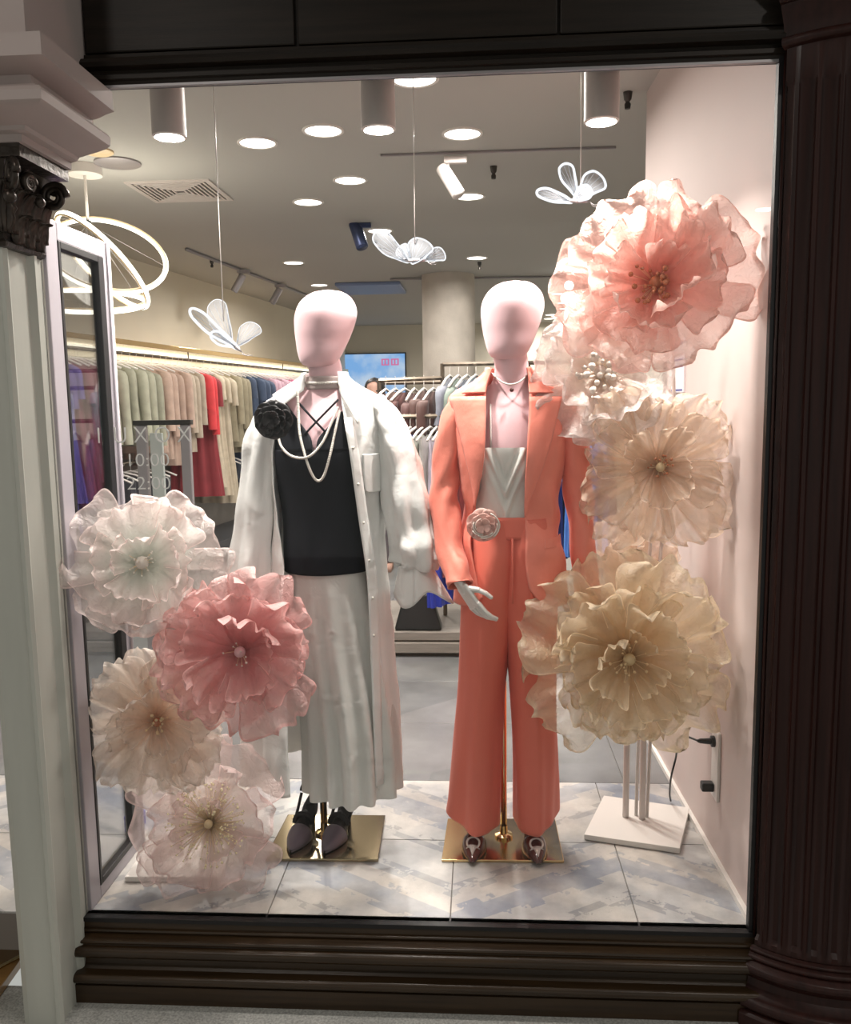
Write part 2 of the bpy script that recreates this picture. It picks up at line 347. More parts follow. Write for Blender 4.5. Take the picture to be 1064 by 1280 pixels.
# stall riser under the window: stepped mouldings
def arc(cy, cz, r, a0, a1, n=6, sy=1.0): return [(cy + sy * r * cos(radians(a0 + (a1 - a0) * i / n)), cz + r * sin(radians(a0 + (a1 - a0) * i / n))) for i in range(n + 1)]
prof = [(0.05, -0.011), (-0.015, -0.011), (-0.018, -0.030)] + arc(-0.022, -0.036, 0.006, 90, 270, 4) + [(-0.036, -0.046)] + arc(-0.050, -0.052, 0.007, 90, 270, 4) + [(-0.052, -0.062)] \
    + arc(-0.058, -0.078, 0.016, 90, 270, 7) + [(-0.050, -0.098), (-0.044, -0.108), (-0.046, -0.122), (-0.056, -0.132)] + arc(-0.078, -0.146, 0.014, 90, 270, 7) + [(-0.074, -0.164), (-0.082, -0.166), (-0.082, -0.24), (0.05, -0.24)]
autosm(struct(G().prism(prof, 'x', -1.168, 0.80).mk('trim_2', M['woodh'], None)), 30)
# right fluted column
CX, CY, CR = 0.972, 0.24, 0.362
def flute(a):
    t = (a * 46 / (2 * pi)) % 1.0; u = abs(t - 0.5) * 2
    return 1.0 - (0.036 * sqrt(max(0, 1 - (u / 0.80)**2)) if u < 0.80 else 0)
col = thing('fluted_column', 'engaged dark wooden fluted column with ringed base right of the window', 'column', (CX, CY, -0.22))
NF = 28 * 12
zs = [-0.018, 0.0, 0.5, 1.2, 2.24, 2.262]
v = []; f = []
g = G()
A0, A1 = radians(230.6), radians(318)
pr = [(CR, -0.025), (CR, -0.004)]
gs = G()
rows = []
for z, k in ((-0.02, 0), (-0.004, 0), (0.006, 1), (0.6, 1), (1.4, 1), (2.20, 1), (2.212, 0), (2.30, 0)):
    rows.append([(CX + CR * ((flute(a) if k else 1)) * cos(a), CY + CR * ((flute(a) if k else 1)) * sin(a), z) for a in [A0 + (A1 - A0) * j / 300 for j in range(301)]])
autosm(gs.grid(rows).mk('shaft', M['wood'], col), 50)
def rt(r, z, rad, a0=-90, a1=90, n=7): return [(r + rad * cos(radians(a0 + (a1 - a0) * i / n)), z + rad * sin(radians(a0 + (a1 - a0) * i / n))) for i in range(n + 1)]
bp_ = [(CR + 0.07, -0.235), (CR + 0.07, -0.185), (CR + 0.062, -0.178)] + rt(CR + 0.048, -0.158, 0.017) + [(CR + 0.040, -0.138), (CR + 0.022, -0.125), (CR + 0.018, -0.105), (CR + 0.026, -0.092)] \
    + rt(CR + 0.026, -0.074, 0.015) + [(CR + 0.022, -0.056)] + rt(CR + 0.014, -0.047, 0.007) + [(CR + 0.010, -0.038)] + rt(CR + 0.006, -0.031, 0.005) + [(CR - 0.002, -0.022)]
autosm(G().lathe((CX, CY), bp_, 90, radians(229.4), radians(320)).mk('column_base', M['wood'], col), 35)
cp_ = [(CR - 0.002, 2.285)] + rt(CR + 0.004, 2.300, 0.012) + [(CR + 0.0, 2.314), (CR + 0.006, 2.34), (CR + 0.024, 2.372)] + rt(CR + 0.026, 2.392, 0.014) + [(CR + 0.03, 2.41), (CR + 0.06, 2.45), (CR + 0.08, 2.47), (CR + 0.08, 2.60)]
autosm(G().lathe((CX, CY), cp_, 90, radians(229.4), radians(320)).mk('capital', M['wood'], col), 35)
struct(G().box(0.762, 1.9, 0.012, 0.05, -0.22, 3.3).mk('wall_front_right', M['wood'], None, False))
struct(G().tube([(0.748, -0.018, -0.01), (0.748, -0.018, 2.29)], 0.005, 8).mk('trim_3', M['wood'], None))
# left pilaster with capital and entablature
pil = thing('painted_pilaster', 'grey-white painted pilaster with dark leafy capital and stepped cornice left of the window', 'pilaster', (-1.22, -0.1, -0.22))
XR, XL, YF = -1.150, -1.262, -0.178
sh = [(XR, 0.02), (XR, -0.034), (XR + 0.010, -0.040), (XR + 0.010, -0.052), (XR, -0.060), (XR - 0.006, -0.066), (XR - 0.006, YF + 0.024), (XR, YF + 0.018), (XR + 0.004, YF + 0.008), (XR - 0.002, YF - 0.004), (XR - 0.012, YF - 0.004), (XR - 0.018, YF + 0.004), (XR - 0.040, YF + 0.004), (XR - 0.048, YF), (XL + 0.02, YF), (XL, YF + 0.012), (XL, 0.02)]
autosm(G().prism(sh, 'z', -0.22, 1.86).mk('shaft', M['paint'], pil), 30)
def stepped(prof, m, name, fx, fy):
    """sweep (offset, z) round the pilaster: right side then front, mitred corner"""
    g = G(); v = []; n = len(prof)
    for k, (o, z) in enumerate(prof):
        v += [(fx + o, 0.0, z), (fx + o, fy - o, z), (-1.9, fy - o, z)]
    f = []
    for k in range(n - 1):
        for j in range(2): f.append((3 * k + j, 3 * k + j + 1, 3 * (k + 1) + j + 1, 3 * (k + 1) + j))
    g.add(v, f); g.add([(fx + prof[0][0], 0, prof[0][1]), (fx + prof[0][0], fy - prof[0][0], prof[0][1]), (-1.9, fy - prof[0][0], prof[0][1]), (-1.9, 0, prof[0][1])], [(0, 1, 2, 3)])
    # end towards the window
    g.add([(fx + o, 0.0, z) for o, z in prof] + [(-1.15, 0, prof[-1][1]), (-1.15, 0, prof[0][1])], [list(range(n + 2))])
    return autosm(g.mk(name, m, pil), 28)
ent = [(-0.02, 2.072), (0.0, 2.075), (0.0, 2.092), (0.016, 2.096), (0.022, 2.104), (0.045, 2.110), (0.070, 2.116), (0.092, 2.122), (0.106, 2.130), (0.108, 2.150), (0.100, 2.160), (0.088, 2.165), (0.078, 2.172), (0.066, 2.176), (0.064, 2.196), (0.082, 2.200), (0.100, 2.208), (0.122, 2.214), (0.120, 2.220), (0.120, 2.262), (0.055, 2.275), (0.055, 3.3)]
stepped(ent, M['paintlit'], 'entablature', -1.05, -0.245)
# capital: bell, acanthus leaves, volutes
g = G()
g.box(XL - 0.02, -1.06, -0.24, 0.0, 2.045, 2.078)
bell = [(0.0, 1.85), (0.012, 1.853), (0.016, 1.862), (0.006, 1.872), (0.004, 1.90), (0.012, 1.98), (0.035, 2.03), (0.045, 2.045)]
vv = []
for o, z in bell: vv.append([(XR + o, 0.0, z), (XR + o, YF - o, z), (XL - o, YF - o, z), (XL - o, 0.0, z)])
g.grid(vv)
autosm(g.mk('capital_bell', M['bronze'], pil), 30)
def leaf_mesh(w_, h_, curl):
    rows = []
    for i in range(13):
        s = i / 12; hw = w_ * (0.55 + 0.45 * sin(pi * min(1, s * 1.1))) * (1 - s**4 * 0.75)
        y = 0.010 + curl * s**3; z = h_ * (s - 0.22 * max(0, s - 0.75) * 4 * max(0, s - 0.75) * 4)
        row = []
        for j in range(13):
            t = j / 6 - 1; lob = 1 + 0.13 * cos(s * 30)
            row.append((hw * t * lob, -(y + 0.012 * (1 - t * t) + 0.005 * cos(t * 12)), z))
        rows.append(row)
    return rows
def leaf(px, py, pz, rot, w_, h_, curl):
    c, s_ = cos(rot), sin(rot); rows = [[(px + x * c - y * s_, py + x * s_ + y * c, pz + z) for x, y, z in r] for r in leaf_mesh(w_, h_, curl)]
    o = G().grid(rows).mk('acanthus_leaf', M['bronze'], pil); solid(o, 0.005)
for k, y in enumerate((-0.135, -0.085, -0.035)): leaf(XR, y, 1.862, pi / 2, 0.028, 0.085, 0.030)
for k, y in enumerate((-0.16, -0.11, -0.06, -0.015)): leaf(XR + 0.002, y, 1.885, pi / 2, 0.026, 0.125, 0.045)
for x in (-1.19, -1.235): leaf(x, YF, 1.862, 0, 0.028, 0.085, 0.030)
for x in (-1.165, -1.21, -1.255): leaf(x, YF, 1.885, 0, 0.026, 0.125, 0.045)
leaf(XR, YF, 1.885, pi / 4, 0.03, 0.14, 0.05)
def volute(cx, cy, cz, dx, dy, r0=0.036):
    pts = []; rs = []
    for i in range(46):
        a = i / 45 * 2.4 * 2 * pi; r = r0 * (1 - 0.85 * i / 45)
        h = r * sin(a) + 0.0; pts.append((cx + dx * r * cos(a), cy + dy * r * cos(a), cz + h)); rs.append(0.0095 * (1 - 0.45 * i / 45))
    o = G().tube(pts, rs, 8).mk('volute', M['bronze'], pil)
volute(-1.085, -0.235, 2.005, 0.71, -0.71); volute(-1.088, -0.03, 2.000, 1, 0.0, 0.034); volute(-1.10, -0.13, 2.01, 0.2, 0.98, 0.022); volute(-1.20, -0.225, 2.01, 1, 0.0, 0.022)
G().ball((-1.10, -0.225, 1.958), 0.016).mk('rosette', M['bronze'], pil); G().ball((-1.075, -0.13, 1.965), 0.013).mk('rosette', M['bronze'], pil)
# left doorway remnants: brown gloss step with gold edge
st = thing('door_step', 'brown gloss threshold block with gold edging at the lower left corner', 'step', (-1.5, 0.0, -0.22))
bev(G().prism([(-2.1, 0.45), (-1.40, 0.12), (-1.385, -0.10), (-1.37, -0.40), (-2.1, -0.40)], 'z', -0.22, -0.19).mk('tread', M['brownstep'], st, False), 0.003)
G().tube([(-1.66, -0.35, -0.186), (-1.385, 0.09, -0.186)], 0.006, 6).mk('gold_strip', M['gold'], st)
G().tube([(-1.80, -0.25, -0.186), (-1.46, 0.19, -0.186)], 0.004, 6).mk('gold_strip', M['gold'], st)
struct(G().box(-3.5, -1.27, 0.10, 0.7, -0.22, -0.002).mk('path_entrance', M['mall'], None, False))

# side glass panel of the display bay
sp = struct(G().box(-1.153, -1.149, 0.10, 0.325, 0.07, 1.905).mk('window_2', M['glass2'], None, False))
g = G()
for a in ((0.012, 0.078, 0.0, 1.965), (0.362, 0.405, 0.0, 1.965)): g.box(-1.168, -1.14, a[0], a[1], a[2], a[3])
g.box(-1.168, -1.14, 0.078, 0.362, 1.915, 1.965); g.box(-1.168, -1.14, 0.078, 0.362, 0.0, 0.04)
bev(g.mk('outer_frame', M['frame'], sp, False), 0.003)
g = G(); g.box(-1.164, -1.138, 0.078, 0.092, 0.04, 1.915); g.box(-1.164, -1.138, 0.325, 0.362, 0.04, 1.915); g.box(-1.164, -1.138, 0.092, 0.325, 1.895, 1.915); g.box(-1.164, -1.138, 0.092, 0.325, 0.04, 0.06)
bev(g.mk('inner_frame', M['black'], sp, False), 0.002)
g = G(); g.tube([(-1.132, 0.385, 1.965), (-1.132, 0.385, 0.0)], 0.006, 8); g.mk('edge_rod', M['frame'], sp)
# shop-window lettering
def text(s, x, z, size, m, y=-0.0055, ext=0.0004, parent=wn, sx=1.0, name='lettering'):
    cu = bpy.data.curves.new(name, 'FONT'); cu.body = s; cu.size = size; cu.extrude = ext; cu.offset = -0.0006
    o = bpy.data.objects.new(name, cu); C.objects.link(o); o.data.materials.append(m)
    o.rotation_euler = (pi / 2, 0, 0); o.location = (x, y, z); o.scale = (sx, 1, 1); o.parent = parent; return o
text('I  U X O X', -1.028, 1.366, 0.062, M['vinyl'], sx=0.92)
text('10:00', -0.953, 1.303, 0.050, M['vinyl'], sx=1.12)
text('22:00', -0.953, 1.240, 0.050, M['vinyl'], sx=1.12)

# ================================================================== CEILING FITTINGS
def light(name, loc, watts, size, parent, rot=None, spread=170):
    l = bpy.data.lights.new(name, 'AREA'); l.shape = 'DISK'; l.size = size; l.energy = watts; l.color = LIGHT_COL; l.spread = radians(spread)
    o = bpy.data.objects.new(name, l); C.objects.link(o); o.parent = parent; o.location = loc
    if rot: o.rotation_euler = rot
    return o
def downlight(x, y, label, r=0.088, z=2.75, watts=None):
    t = thing('downlight', label, 'ceiling light', (x, y, z), 'recessed round downlights in the shop ceiling')
    G().lathe((x, y), [(r + 0.012, z - 0.0005), (r + 0.012, z - 0.006), (r, z - 0.008), (r - 0.003, z - 0.003)], 32).mk('trim_ring', M['white'], t)
    o = G().lathe((x, y), [(1e-4, z - 0.004), (r - 0.002, z - 0.004)], 32).mk('lens', M['lamp'], t)
    light('downlight_lamp', (0, 0, -0.012), LP_CEIL if watts is None else watts, 2 * r, t)
DL = [(-0.246, 1.34, 'recessed round downlight just under the dark header at the top of the window'),
      (-1.08, 2.10, 'large recessed downlight left of the pair in the front row, above the air grille'),
      (-0.725, 1.95, 'recessed downlight in the front row between the left and middle white tube lights'),
      (-0.068, 2.07, 'recessed downlight in the front row between the middle and right white tube lights'),
      (-0.732, 2.86, 'recessed downlight in the second row, above the navy spotlight'),
      (-1.079, 3.36, 'recessed downlight in the second row nearest the round chandelier'),
      (-0.047, 3.34, 'recessed downlight just below the white track spotlight'),
      (-0.728, 4.33, 'recessed downlight right beside the navy spotlight'),
      (-1.672, 5.66, 'recessed downlight halfway along, left of the black-top mannequin head'),
      (-0.006, 5.65, 'recessed downlight halfway along, above the coral-suit mannequin'),
      (-1.714, 7.15, 'recessed downlight straight above the head of the mannequin in white'),
      (0.954, 8.39, 'far recessed downlight, highest of the right-hand column of five'),
      (1.128, 9.35, 'far recessed downlight, second of the column behind the coral mannequin head'),
      (1.20, 10.1, 'far recessed downlight, third of the column behind the coral mannequin head'),
      (1.10, 10.9, 'far recessed downlight, fourth of the column behind the coral mannequin head'),
      (1.12, 11.5, 'farthest recessed downlight, lowest of the column beside the white flower')]
for x, y, lb in DL: downlight(x, y, lb)
for x, lb in ((-0.892, 'left white cylinder ceiling light near the cornice'), (-0.280, 'middle white cylinder ceiling light'), (0.352, 'right white cylinder ceiling light near the display wall')):
    t = thing('cylinder_light', lb, 'ceiling light', (x, 0.3, 2.75), 'white surface cylinder lights over the display')
    autosm(G().lathe((x, 0.3), [(0.001, 2.749), (0.049, 2.749), (0.049, 2.240), (0.043, 2.237), (0.041, 2.248), (0.040, 2.27)], 36).mk('housing', M['whitem'], t))
    G().lathe((x, 0.3), [(1e-4, 2.245), (0.041, 2.245)], 32).mk('lens', M['lamp'], t)
    light('cylinder_lamp', (0, 0, -0.5085), LP_TUBE, 0.080, t, None, 125)
# air grille
gr = thing('air_grille', 'square slatted air grille in the ceiling above the hanging butterfly on the left', 'vent', (-1.78, 3.0, 2.75))
g = G(); g.box(-2.03, -1.53, 2.74, 2.77, 2.742, 2.75); g.box(-2.03, -1.53, 3.21, 3.24, 2.742, 2.75); g.box(-2.03, -2.0, 2.77, 3.21, 2.742, 2.75); g.box(-1.56, -1.53, 2.77, 3.21, 2.742, 2.75)
g.mk('frame', M['whitem'], gr, False)
G().box(-2.0, -1.56, 2.77, 3.21, 2.747, 2.749).mk('backing', M['black'], gr, False)
for k in range(7):
    d = 0.028 * k + 0.012; g = G()
    g.box(-2.0 + d, -1.56 - d, 2.77 + d, 2.782 + d, 2.741, 2.748); g.box(-2.0 + d, -1.56 - d, 3.198 - d, 3.21 - d, 2.741, 2.748)
    g.box(-2.0 + d, -1.988 + d, 2.782 + d, 3.198 - d, 2.741, 2.748); g.box(-1.572 - d, -1.56 - d, 2.782 + d, 3.198 - d, 2.741, 2.748)
    g.mk('slat', M['whitem'], gr, False)
# discs, camera, sprinkler
for x, y, r, m, lb in ((-1.91, 2.15, 0.075, 'stem', 'small tan round ceiling disc beside the cornice tip'), (-1.90, 2.36, 0.12, 'greym', 'flat grey round ceiling speaker beside the cornice tip')):
    tag(autosm(G().lathe((x, y), [(1e-4, 2.735), (r * 0.8, 2.735), (r, 2.742), (r, 2.7495)], 32).mk('ceiling_disc', M[m])), lb, 'ceiling disc')
for x, y, lb in ((0.093, 2.67, 'small black sprinkler head on the ceiling near the white track spotlight'), (0.639, 1.592, 'small grey sprinkler on the ceiling near the display wall'), (-2.35, 5.4, 'tiny dark sprinkler above the left clothes rail'), (0.02, 5.9, 'tiny dark sprinkler above the pillar')):
    autosm(tag(G().lathe((x, y), [(1e-4, 2.68), (0.012, 2.682), (0.014, 2.70), (0.008, 2.71), (0.016, 2.72), (0.020, 2.749)], 14).mk('sprinkler', M['darkmet']), lb, 'sprinkler'))
# track with white adjustable spotlight
tr = tag(bev(G().box(-0.50, 0.712, 2.362, 2.378, 2.737, 2.749).mk('ceiling_track', M['greym'], None, False), 0.002), 'thin dark lighting track across the ceiling behind the display', 'track')
def spotlight(loc, d, m, label, grp, ln=0.15, r=0.035, glow='lamp', drop=0.10, glare=0):
    x, y, z = loc; t = thing('track_spotlight', label, 'spotlight', loc, grp)
    bev(G().box(x - 0.02, x + 0.10, y - 0.018, y + 0.018, z - 0.035, z).mk('adaptor', M[m], t, False), 0.004)
    G().tube([(x, y, z - 0.03), (x, y, z - drop)], 0.009, 8).mk('arm', M[m], t)
    d = Vector(d).normalized(); c = Vector((x, y, z - drop)); a = c - d * ln * 0.35; b = c + d * ln * 0.65
    autosm(G().tube([a, a + d * 0.004, b - d * .004, b], [r * 0.8, r, r, r * 0.93], 20).mk('head', M[m], t))
    G().tube([b + d * 0.0005, b + d * 0.002], r * 0.85, 20).mk('lens', M[glow], t)
spotlight((-0.15, 2.37, 2.725), (0.45, -0.35, -0.8), 'whitem', 'white track spotlight tilted down on the front ceiling track', None, 0.19, 0.036, 'whitem')
spotlight((-0.86, 4.05, 2.75), (0.30, -0.3, -0.9), 'navyspot', 'navy blue ceiling spotlight beside a downlight', None, 0.20, 0.045, 'navyspot', 0.06)
# left wall track with heads
g = G().tube([(lx(4.8) + 0.35, 4.8, 2.735), (lx(9.5) + 0.35, 9.5, 2.735)], 0.014, 6)
tag(g.mk('ceiling_track', M['greym']), 'grey lighting track running along the left clothes wall', 'track')
for y, lb in ((5.9, 'grey spotlight on the left track just behind the butterfly wire'), (6.9, 'grey spotlight on the left track left of the first mannequin head'), (9.3, 'small spotlight on the track right of the first mannequin head')):
    spotlight((lx(y) + 0.35, y, 2.735), (-0.5, -0.1, -0.85), 'greym', lb, 'spotlights along the left clothes wall', 0.18, 0.035, 'greym')
tag(G().tube([(-0.9, 6.75, 2.735), (1.9, 6.95, 2.735)], 0.012, 6).mk('ceiling_track', M['greym']), 'thin far lighting track with two glaring spotlights', 'track')
for x, lb in ((-0.21, 'glaring bright spotlight above the plaster pillar'), (0.93, 'glaring bright spotlight beside the pink flower')):
    spotlight((x, 6.80, 2.735), (0, -1, -0.12), 'whitem', lb, 'bright far spotlights', 0.10, 0.052, 'spot', 0.10)
bev(tag(G().box(-1.52, -0.82, 7.0, 7.8, 2.715, 2.749).mk('ceiling_cassette', M['bluesheen'], None, False), 'rectangular ceiling unit coloured with a blue reflected sheen, left of the pillar', 'air conditioner'), 0.01)  # blue reflected sheen is put into the unit's base colour
# round plaster pillar
pl = struct(G().lathe((-0.30, 6.7), [(0.27, 0.0), (0.27, 2.75)], 48).mk('column_round', M['concrete']))
# ring chandelier
ch = thing('ring_chandelier', 'chandelier of three tilted glowing rings hanging on a white rod', 'chandelier', (-2.03, 2.4, 2.75))
vd = Vector((-0.390476, 0.9074, 0.155412)); rt_ = Vector((0.9189, 0.3945, 0)).normalized(); up_ = rt_.cross(vd).normalized()
if up_.z < 0: up_ = -up_
def ring(c, R_, ratio, ang, flip, thick=0.014):
    """ang = direction of the long axis in the view frame; builds a real tilted circle"""
    a = rt_ * cos(ang) + up_ * sin(ang); b = -rt_ * sin(ang) + up_ * cos(ang)
    e2 = (b * ratio + vd * flip * sqrt(1 - ratio**2)).normalized(); c = Vector(c)
    pts = [c + a * R_ * cos(2 * pi * i / 96) + e2 * R_ * sin(2 * pi * i / 96) for i in range(96)]
    nrm = a.cross(e2).normalized()
    G().tube(pts, thick, 8, True).mk('light_ring', M['ring'], ch)
    G().tube([c + (p - c) * 1.0 + nrm * thick * 0.9 for p in pts], thick * 0.45, 6, True).mk('ring_channel', M['stem'], ch)
    return pts
r1 = ring((-2.00, 2.4, 2.285), 0.305, 0.60, radians(-10), 1)
r2 = ring((-2.03, 2.4, 2.245), 0.31, 0.30, radians(-48), -1)
r3 = ring((-2.14, 2.4, 2.045), 0.315, 0.14, 0.0, 1)
G().cyl((-2.10, 2.4), 0.008, 2.46, 2.74, 10).mk('rod', M['white'], ch); autosm(G().lathe((-2.10, 2.4), [(1e-4, 2.70), (0.09, 2.70), (0.09, 2.749)], 32).mk('canopy', M['white'], ch))
autosm(G().lathe((-2.10, 2.4), [(1e-4, 2.445), (0.018, 2.445), (0.018, 2.465), (1e-4, 2.465)], 16).mk('hub', M['plastic'], ch))
for rp, ks in ((r1, (0, 40, 64)), (r2, (10, 50, 80)), (r3, (8, 40, 72))):
    for k in ks: G().tube([(-2.10, 2.4, 2.45), rp[k]], 0.0012, 4).mk('wire', M['greym'], ch)
l = bpy.data.lights.new('chandelier_lamp', 'POINT'); l.energy = 14; l.color = (1, .92, .78); l.shadow_soft_size = 0.25
lo = bpy.data.objects.new('chandelier_lamp', l); C.objects.link(lo); lo.parent = ch; lo.location = (0.05, 0, -0.52)

# ================================================================== BUTTERFLY LAMPS
M['wing'] = sheer('clear_acrylic_wing', (0.80, 0.84, 0.92), 0.10)
M['rib'] = emitter('acrylic_engraving', (0.85, 0.90, 1.0), 0.45)
def butterfly(label, wire_top, body, wings):
    b = thing('butterfly_lamp', label, 'hanging lamp', body[0], 'three lit acrylic butterflies on wires')
    for root, tip, wd, glow in wings:
        r0 = Vector(root); ax = Vector(tip) - r0; L = ax.length; ax.normalize(); side = ax.cross(Vector((0.15, 1, 0.1))).normalized(); nrm = ax.cross(side)
        out = []; N_ = 40
        for i in range(N_):
            t = 2 * pi * i / N_; s = (1 - cos(t)) / 2
            wv = wd * sin(t) * (0.35 + 0.9 * s) * (1.0 + 0.06 * sin(5 * t))
            out.append(r0 + ax * L * s + side * wv * 0.5 + nrm * 0.012 * sin(pi * s))
        cpt = r0 + ax * L * 0.55 + nrm * 0.014
        f = [(i, (i + 1) % N_, N_) for i in range(N_)]
        o = mk('wing', out + [cpt], f, M['wing'], b); solid(o, 0.002)
        G().tube(out, 0.0030 * glow, 6, True).mk('wing_edge', M['wingrim'], o if False else b)
        g = G()
        for q in range(5, 36, 3):
            pts = [r0.lerp(out[q], 0.15 + 0.8 * k / 4) + nrm * 0.003 for k in range(5)]; g.tube(pts, 0.0008, 4)
        g.mk('wing_veins', M['rib'], b)
    a, c = Vector(body[1]), Vector(body[2]); g = G(); g.tube([a.lerp(c, k / 6) for k in range(7)], [0.002, 0.005, 0.007, 0.006, 0.007, 0.006, 0.002], 10)
    for s in (-1, 1): g.tube(spline([c, c + Vector((0.012, 0.01 * s, -0.012)), c + Vector((0.03, 0.02 * s, -0.010))], 8), 0.001, 4)
    g.mk('body', M['greym'], b)
    tipw = Vector(body[0]); G().tube([tipw, (wire_top[0], wire_top[1], 2.749)], 0.0016, 5).mk('wire', M['white'], b)
    G().lathe((wire_top[0], wire_top[1]), [(1e-4, 2.737), (0.02, 2.737), (0.022, 2.749)], 16).mk('ceiling_rose', M['white'], b)
butterfly('lit acrylic butterfly lamp hanging before the left clothes rail, nose down', (-0.815, 0.5), ((-0.815, 0.5, 1.73), (-0.84, 0.5, 1.70), (-0.755, 0.48, 1.632)),
    [((-0.765, 0.49, 1.64), (-0.905, 0.45, 1.765), 0.045, 1.5), ((-0.79, 0.50, 1.655), (-0.855, 0.53, 1.80), 0.085, 0.35), ((-0.775, 0.50, 1.65), (-0.722, 0.56, 1.725), 0.07, 0.35), ((-0.775, 0.49, 1.65), (-0.845, 0.46, 1.69), 0.04, 1.3)])
butterfly('lit acrylic butterfly lamp hanging between the two mannequin heads', (-0.19, 0.5), ((-0.195, 0.5, 1.955), (-0.25, 0.5, 1.905), (-0.16, 0.5, 1.905)),
    [((-0.215, 0.5, 1.90), (-0.318, 0.47, 1.985), 0.062, 0.8), ((-0.205, 0.5, 1.895), (-0.165, 0.52, 1.97), 0.085, 0.8), ((-0.21, 0.5, 1.90), (-0.245, 0.53, 1.955), 0.05, 0.6), ((-0.165, 0.5, 1.905), (-0.105, 0.55, 1.935), 0.05, 0.7)])
butterfly('brightest lit acrylic butterfly lamp hanging at the upper right above the pink flower', (0.318, 0.5), ((0.318, 0.5, 2.10), (0.25, 0.5, 2.075), (0.345, 0.49, 2.065)),
    [((0.292, 0.5, 2.068), (0.182, 0.46, 2.092), 0.035, 1.5), ((0.305, 0.5, 2.085), (0.268, 0.53, 2.188), 0.050, 1.3), ((0.31, 0.5, 2.08), (0.385, 0.53, 2.15), 0.078, 1.3), ((0.30, 0.5, 2.075), (0.345, 0.48, 2.10), 0.045, 1.8)])

# ================================================================== ORGANZA FLOWERS
def petal_mesh(R_, W_, cup, ruf, kruf, pleat, seed, curl=0.0, nu=24, nv=27):
    """petal in local axes: runs out along +X, rises along +Z"""
    v = []; a = []
    for i in range(nu):
        s = i / (nu - 1)
        hw = W_ * 1.12 * (0.10 + 0.90 * (s ** 0.75)) * sqrt(max(0.0, 1 - max(0, (s - 0.66) / 0.34)**2.4 * 0.62))
        for j in range(nv):
            t = j / (nv - 1) * 2 - 1
            rr = R_ * s * (1 - 0.13 * t * t * s) * (1 + 0.05 * s * nz(t * 2.2, seed, 3.1) * 2)
            th = nz(t * 1.3 + seed, s * 1.5, seed * 1.7)
            x = rr * (1 - 0.35 * cup * s * s) ; y = hw * t
            z = cup * R_ * (s**1.7) * 0.75 - curl * R_ * max(0, s - 0.72)**2 * 6
            edge = s**2.2
            z += ruf * R_ * edge * sin(kruf * t * pi + seed * 2.1) + ruf * R_ * 0.6 * s * s * sin(kruf * 2.3 * t + seed + 3 * s)
            z += 0.10 * R_ * s * th + pleat * R_ * sin(t * 14 + seed) * s * (1 - 0.4 * s)
            z += 0.25 * cup * R_ * t * t * s
            x += ruf * R_ * 0.18 * edge * cos(kruf * 1.7 * t * pi + seed)
            y += ruf * R_ * 0.15 * edge * sin(4.1 * t + seed * 3)
            z += 0.025 * R_ * s * nz(x / R_ * 7 + seed, y / R_ * 7, 1.0); x += 0.03 * R_ * s * nz(x / R_ * 6, y / R_ * 6 + seed, 5.0)
            v.append((x, y, z)); a.append(min(1.0, max(s, 1 - (1 - abs(t)) * 1.6 if s > 0.35 else 0)))
    f = [(i * nv + j, i * nv + j + 1, (i + 1) * nv + j + 1, (i + 1) * nv + j) for i in range(nu - 1) for j in range(nv - 1)]
    return v, f, a
def flower(label, loc, axis, R_, mtl, layers, seed, center, cat='flower', spin=0.0, stretch=(1, 1)):
    t = thing('organza_flower', label, cat, loc, 'giant organza flowers on stands')
    q = Vector(axis).normalized().to_track_quat('Z', 'Y'); t.rotation_mode = 'QUATERNION'; t.rotation_quaternion = q
    rd = random.Random(seed)
    for li, (n, rs, wd, cup, ruf, kr, pleat, curl) in enumerate(layers):
        vars_ = []
        for k in range(min(n, 4)):
            v, f, a = petal_mesh(R_ * rs, R_ * rs * wd, cup, ruf, kr, pleat, seed + li * 7.3 + k * 2.9, curl)
            o = mk('petal', v, f, mtl, None, True, a); C.objects.unlink(o); vars_.append(o)
        for k in range(n):
            o = vars_[k % len(vars_)].copy(); C.objects.link(o); o.parent = t
            ang = 2 * pi * (k + 0.5 * li) / n + rd.uniform(-0.16, 0.16) + spin
            sc = rd.uniform(0.84, 1.10) * (stretch[0] * abs(cos(ang)) + stretch[1] * abs(sin(ang)))
            o.rotation_euler = (rd.uniform(-0.22, 0.22), rd.uniform(-0.20, 0.10), ang); o.scale = (sc, sc * rd.uniform(0.92, 1.08), sc)
            o.location = (0, 0, 0.002 + 0.006 * li)
    center(t, R_, rd)
    return t
def loc_mk(g, name, m, t): return mk(name, g.v, g.f, m, t, True, None, True)
def c_pearl(m, n=22, r=0.016, spread=0.35, bead=0.0035, bm='pearl', beads=1.0):
    def fn(t, R_, rd):
        g = G().ball((0, 0, 0.035), r, 10); loc_mk(g, 'centre_bead', M[m], t)
        g = G(); h = G()
        for k in range(n):
            a = rd.uniform(0, 2 * pi); q = rd.uniform(0.25, 1) * spread * R_; z = 0.03 + rd.uniform(0.2, 0.6) * R_ * 0.35
            e = Vector((q * cos(a), q * sin(a), z)); g.tube([(0, 0, 0.01), e * 0.5 + Vector((0, 0, 0.01)), e], 0.0005 if n > 50 else 0.0008, 4)
            h.ball(e, bead * rd.uniform(0.7, 1.3), 6)
        loc_mk(g, 'stamens', M['stem'], t); o = loc_mk(h, 'stamen_beads', M[bm], t); o['kind'] = 'stuff'
    return fn
O = {}
O['pinkr'] = organza('salmon_organza', (0.92, 0.46, 0.38), (0.95, 0.66, 0.59), 0.60, 0.92, (0.75, 0.25, 0.15), 0.08)
O['white'] = organza('ivory_organza', (0.90, 0.80, 0.72), (0.93, 0.86, 0.83), 0.62, 0.88, (0.85, 0.72, 0.60))
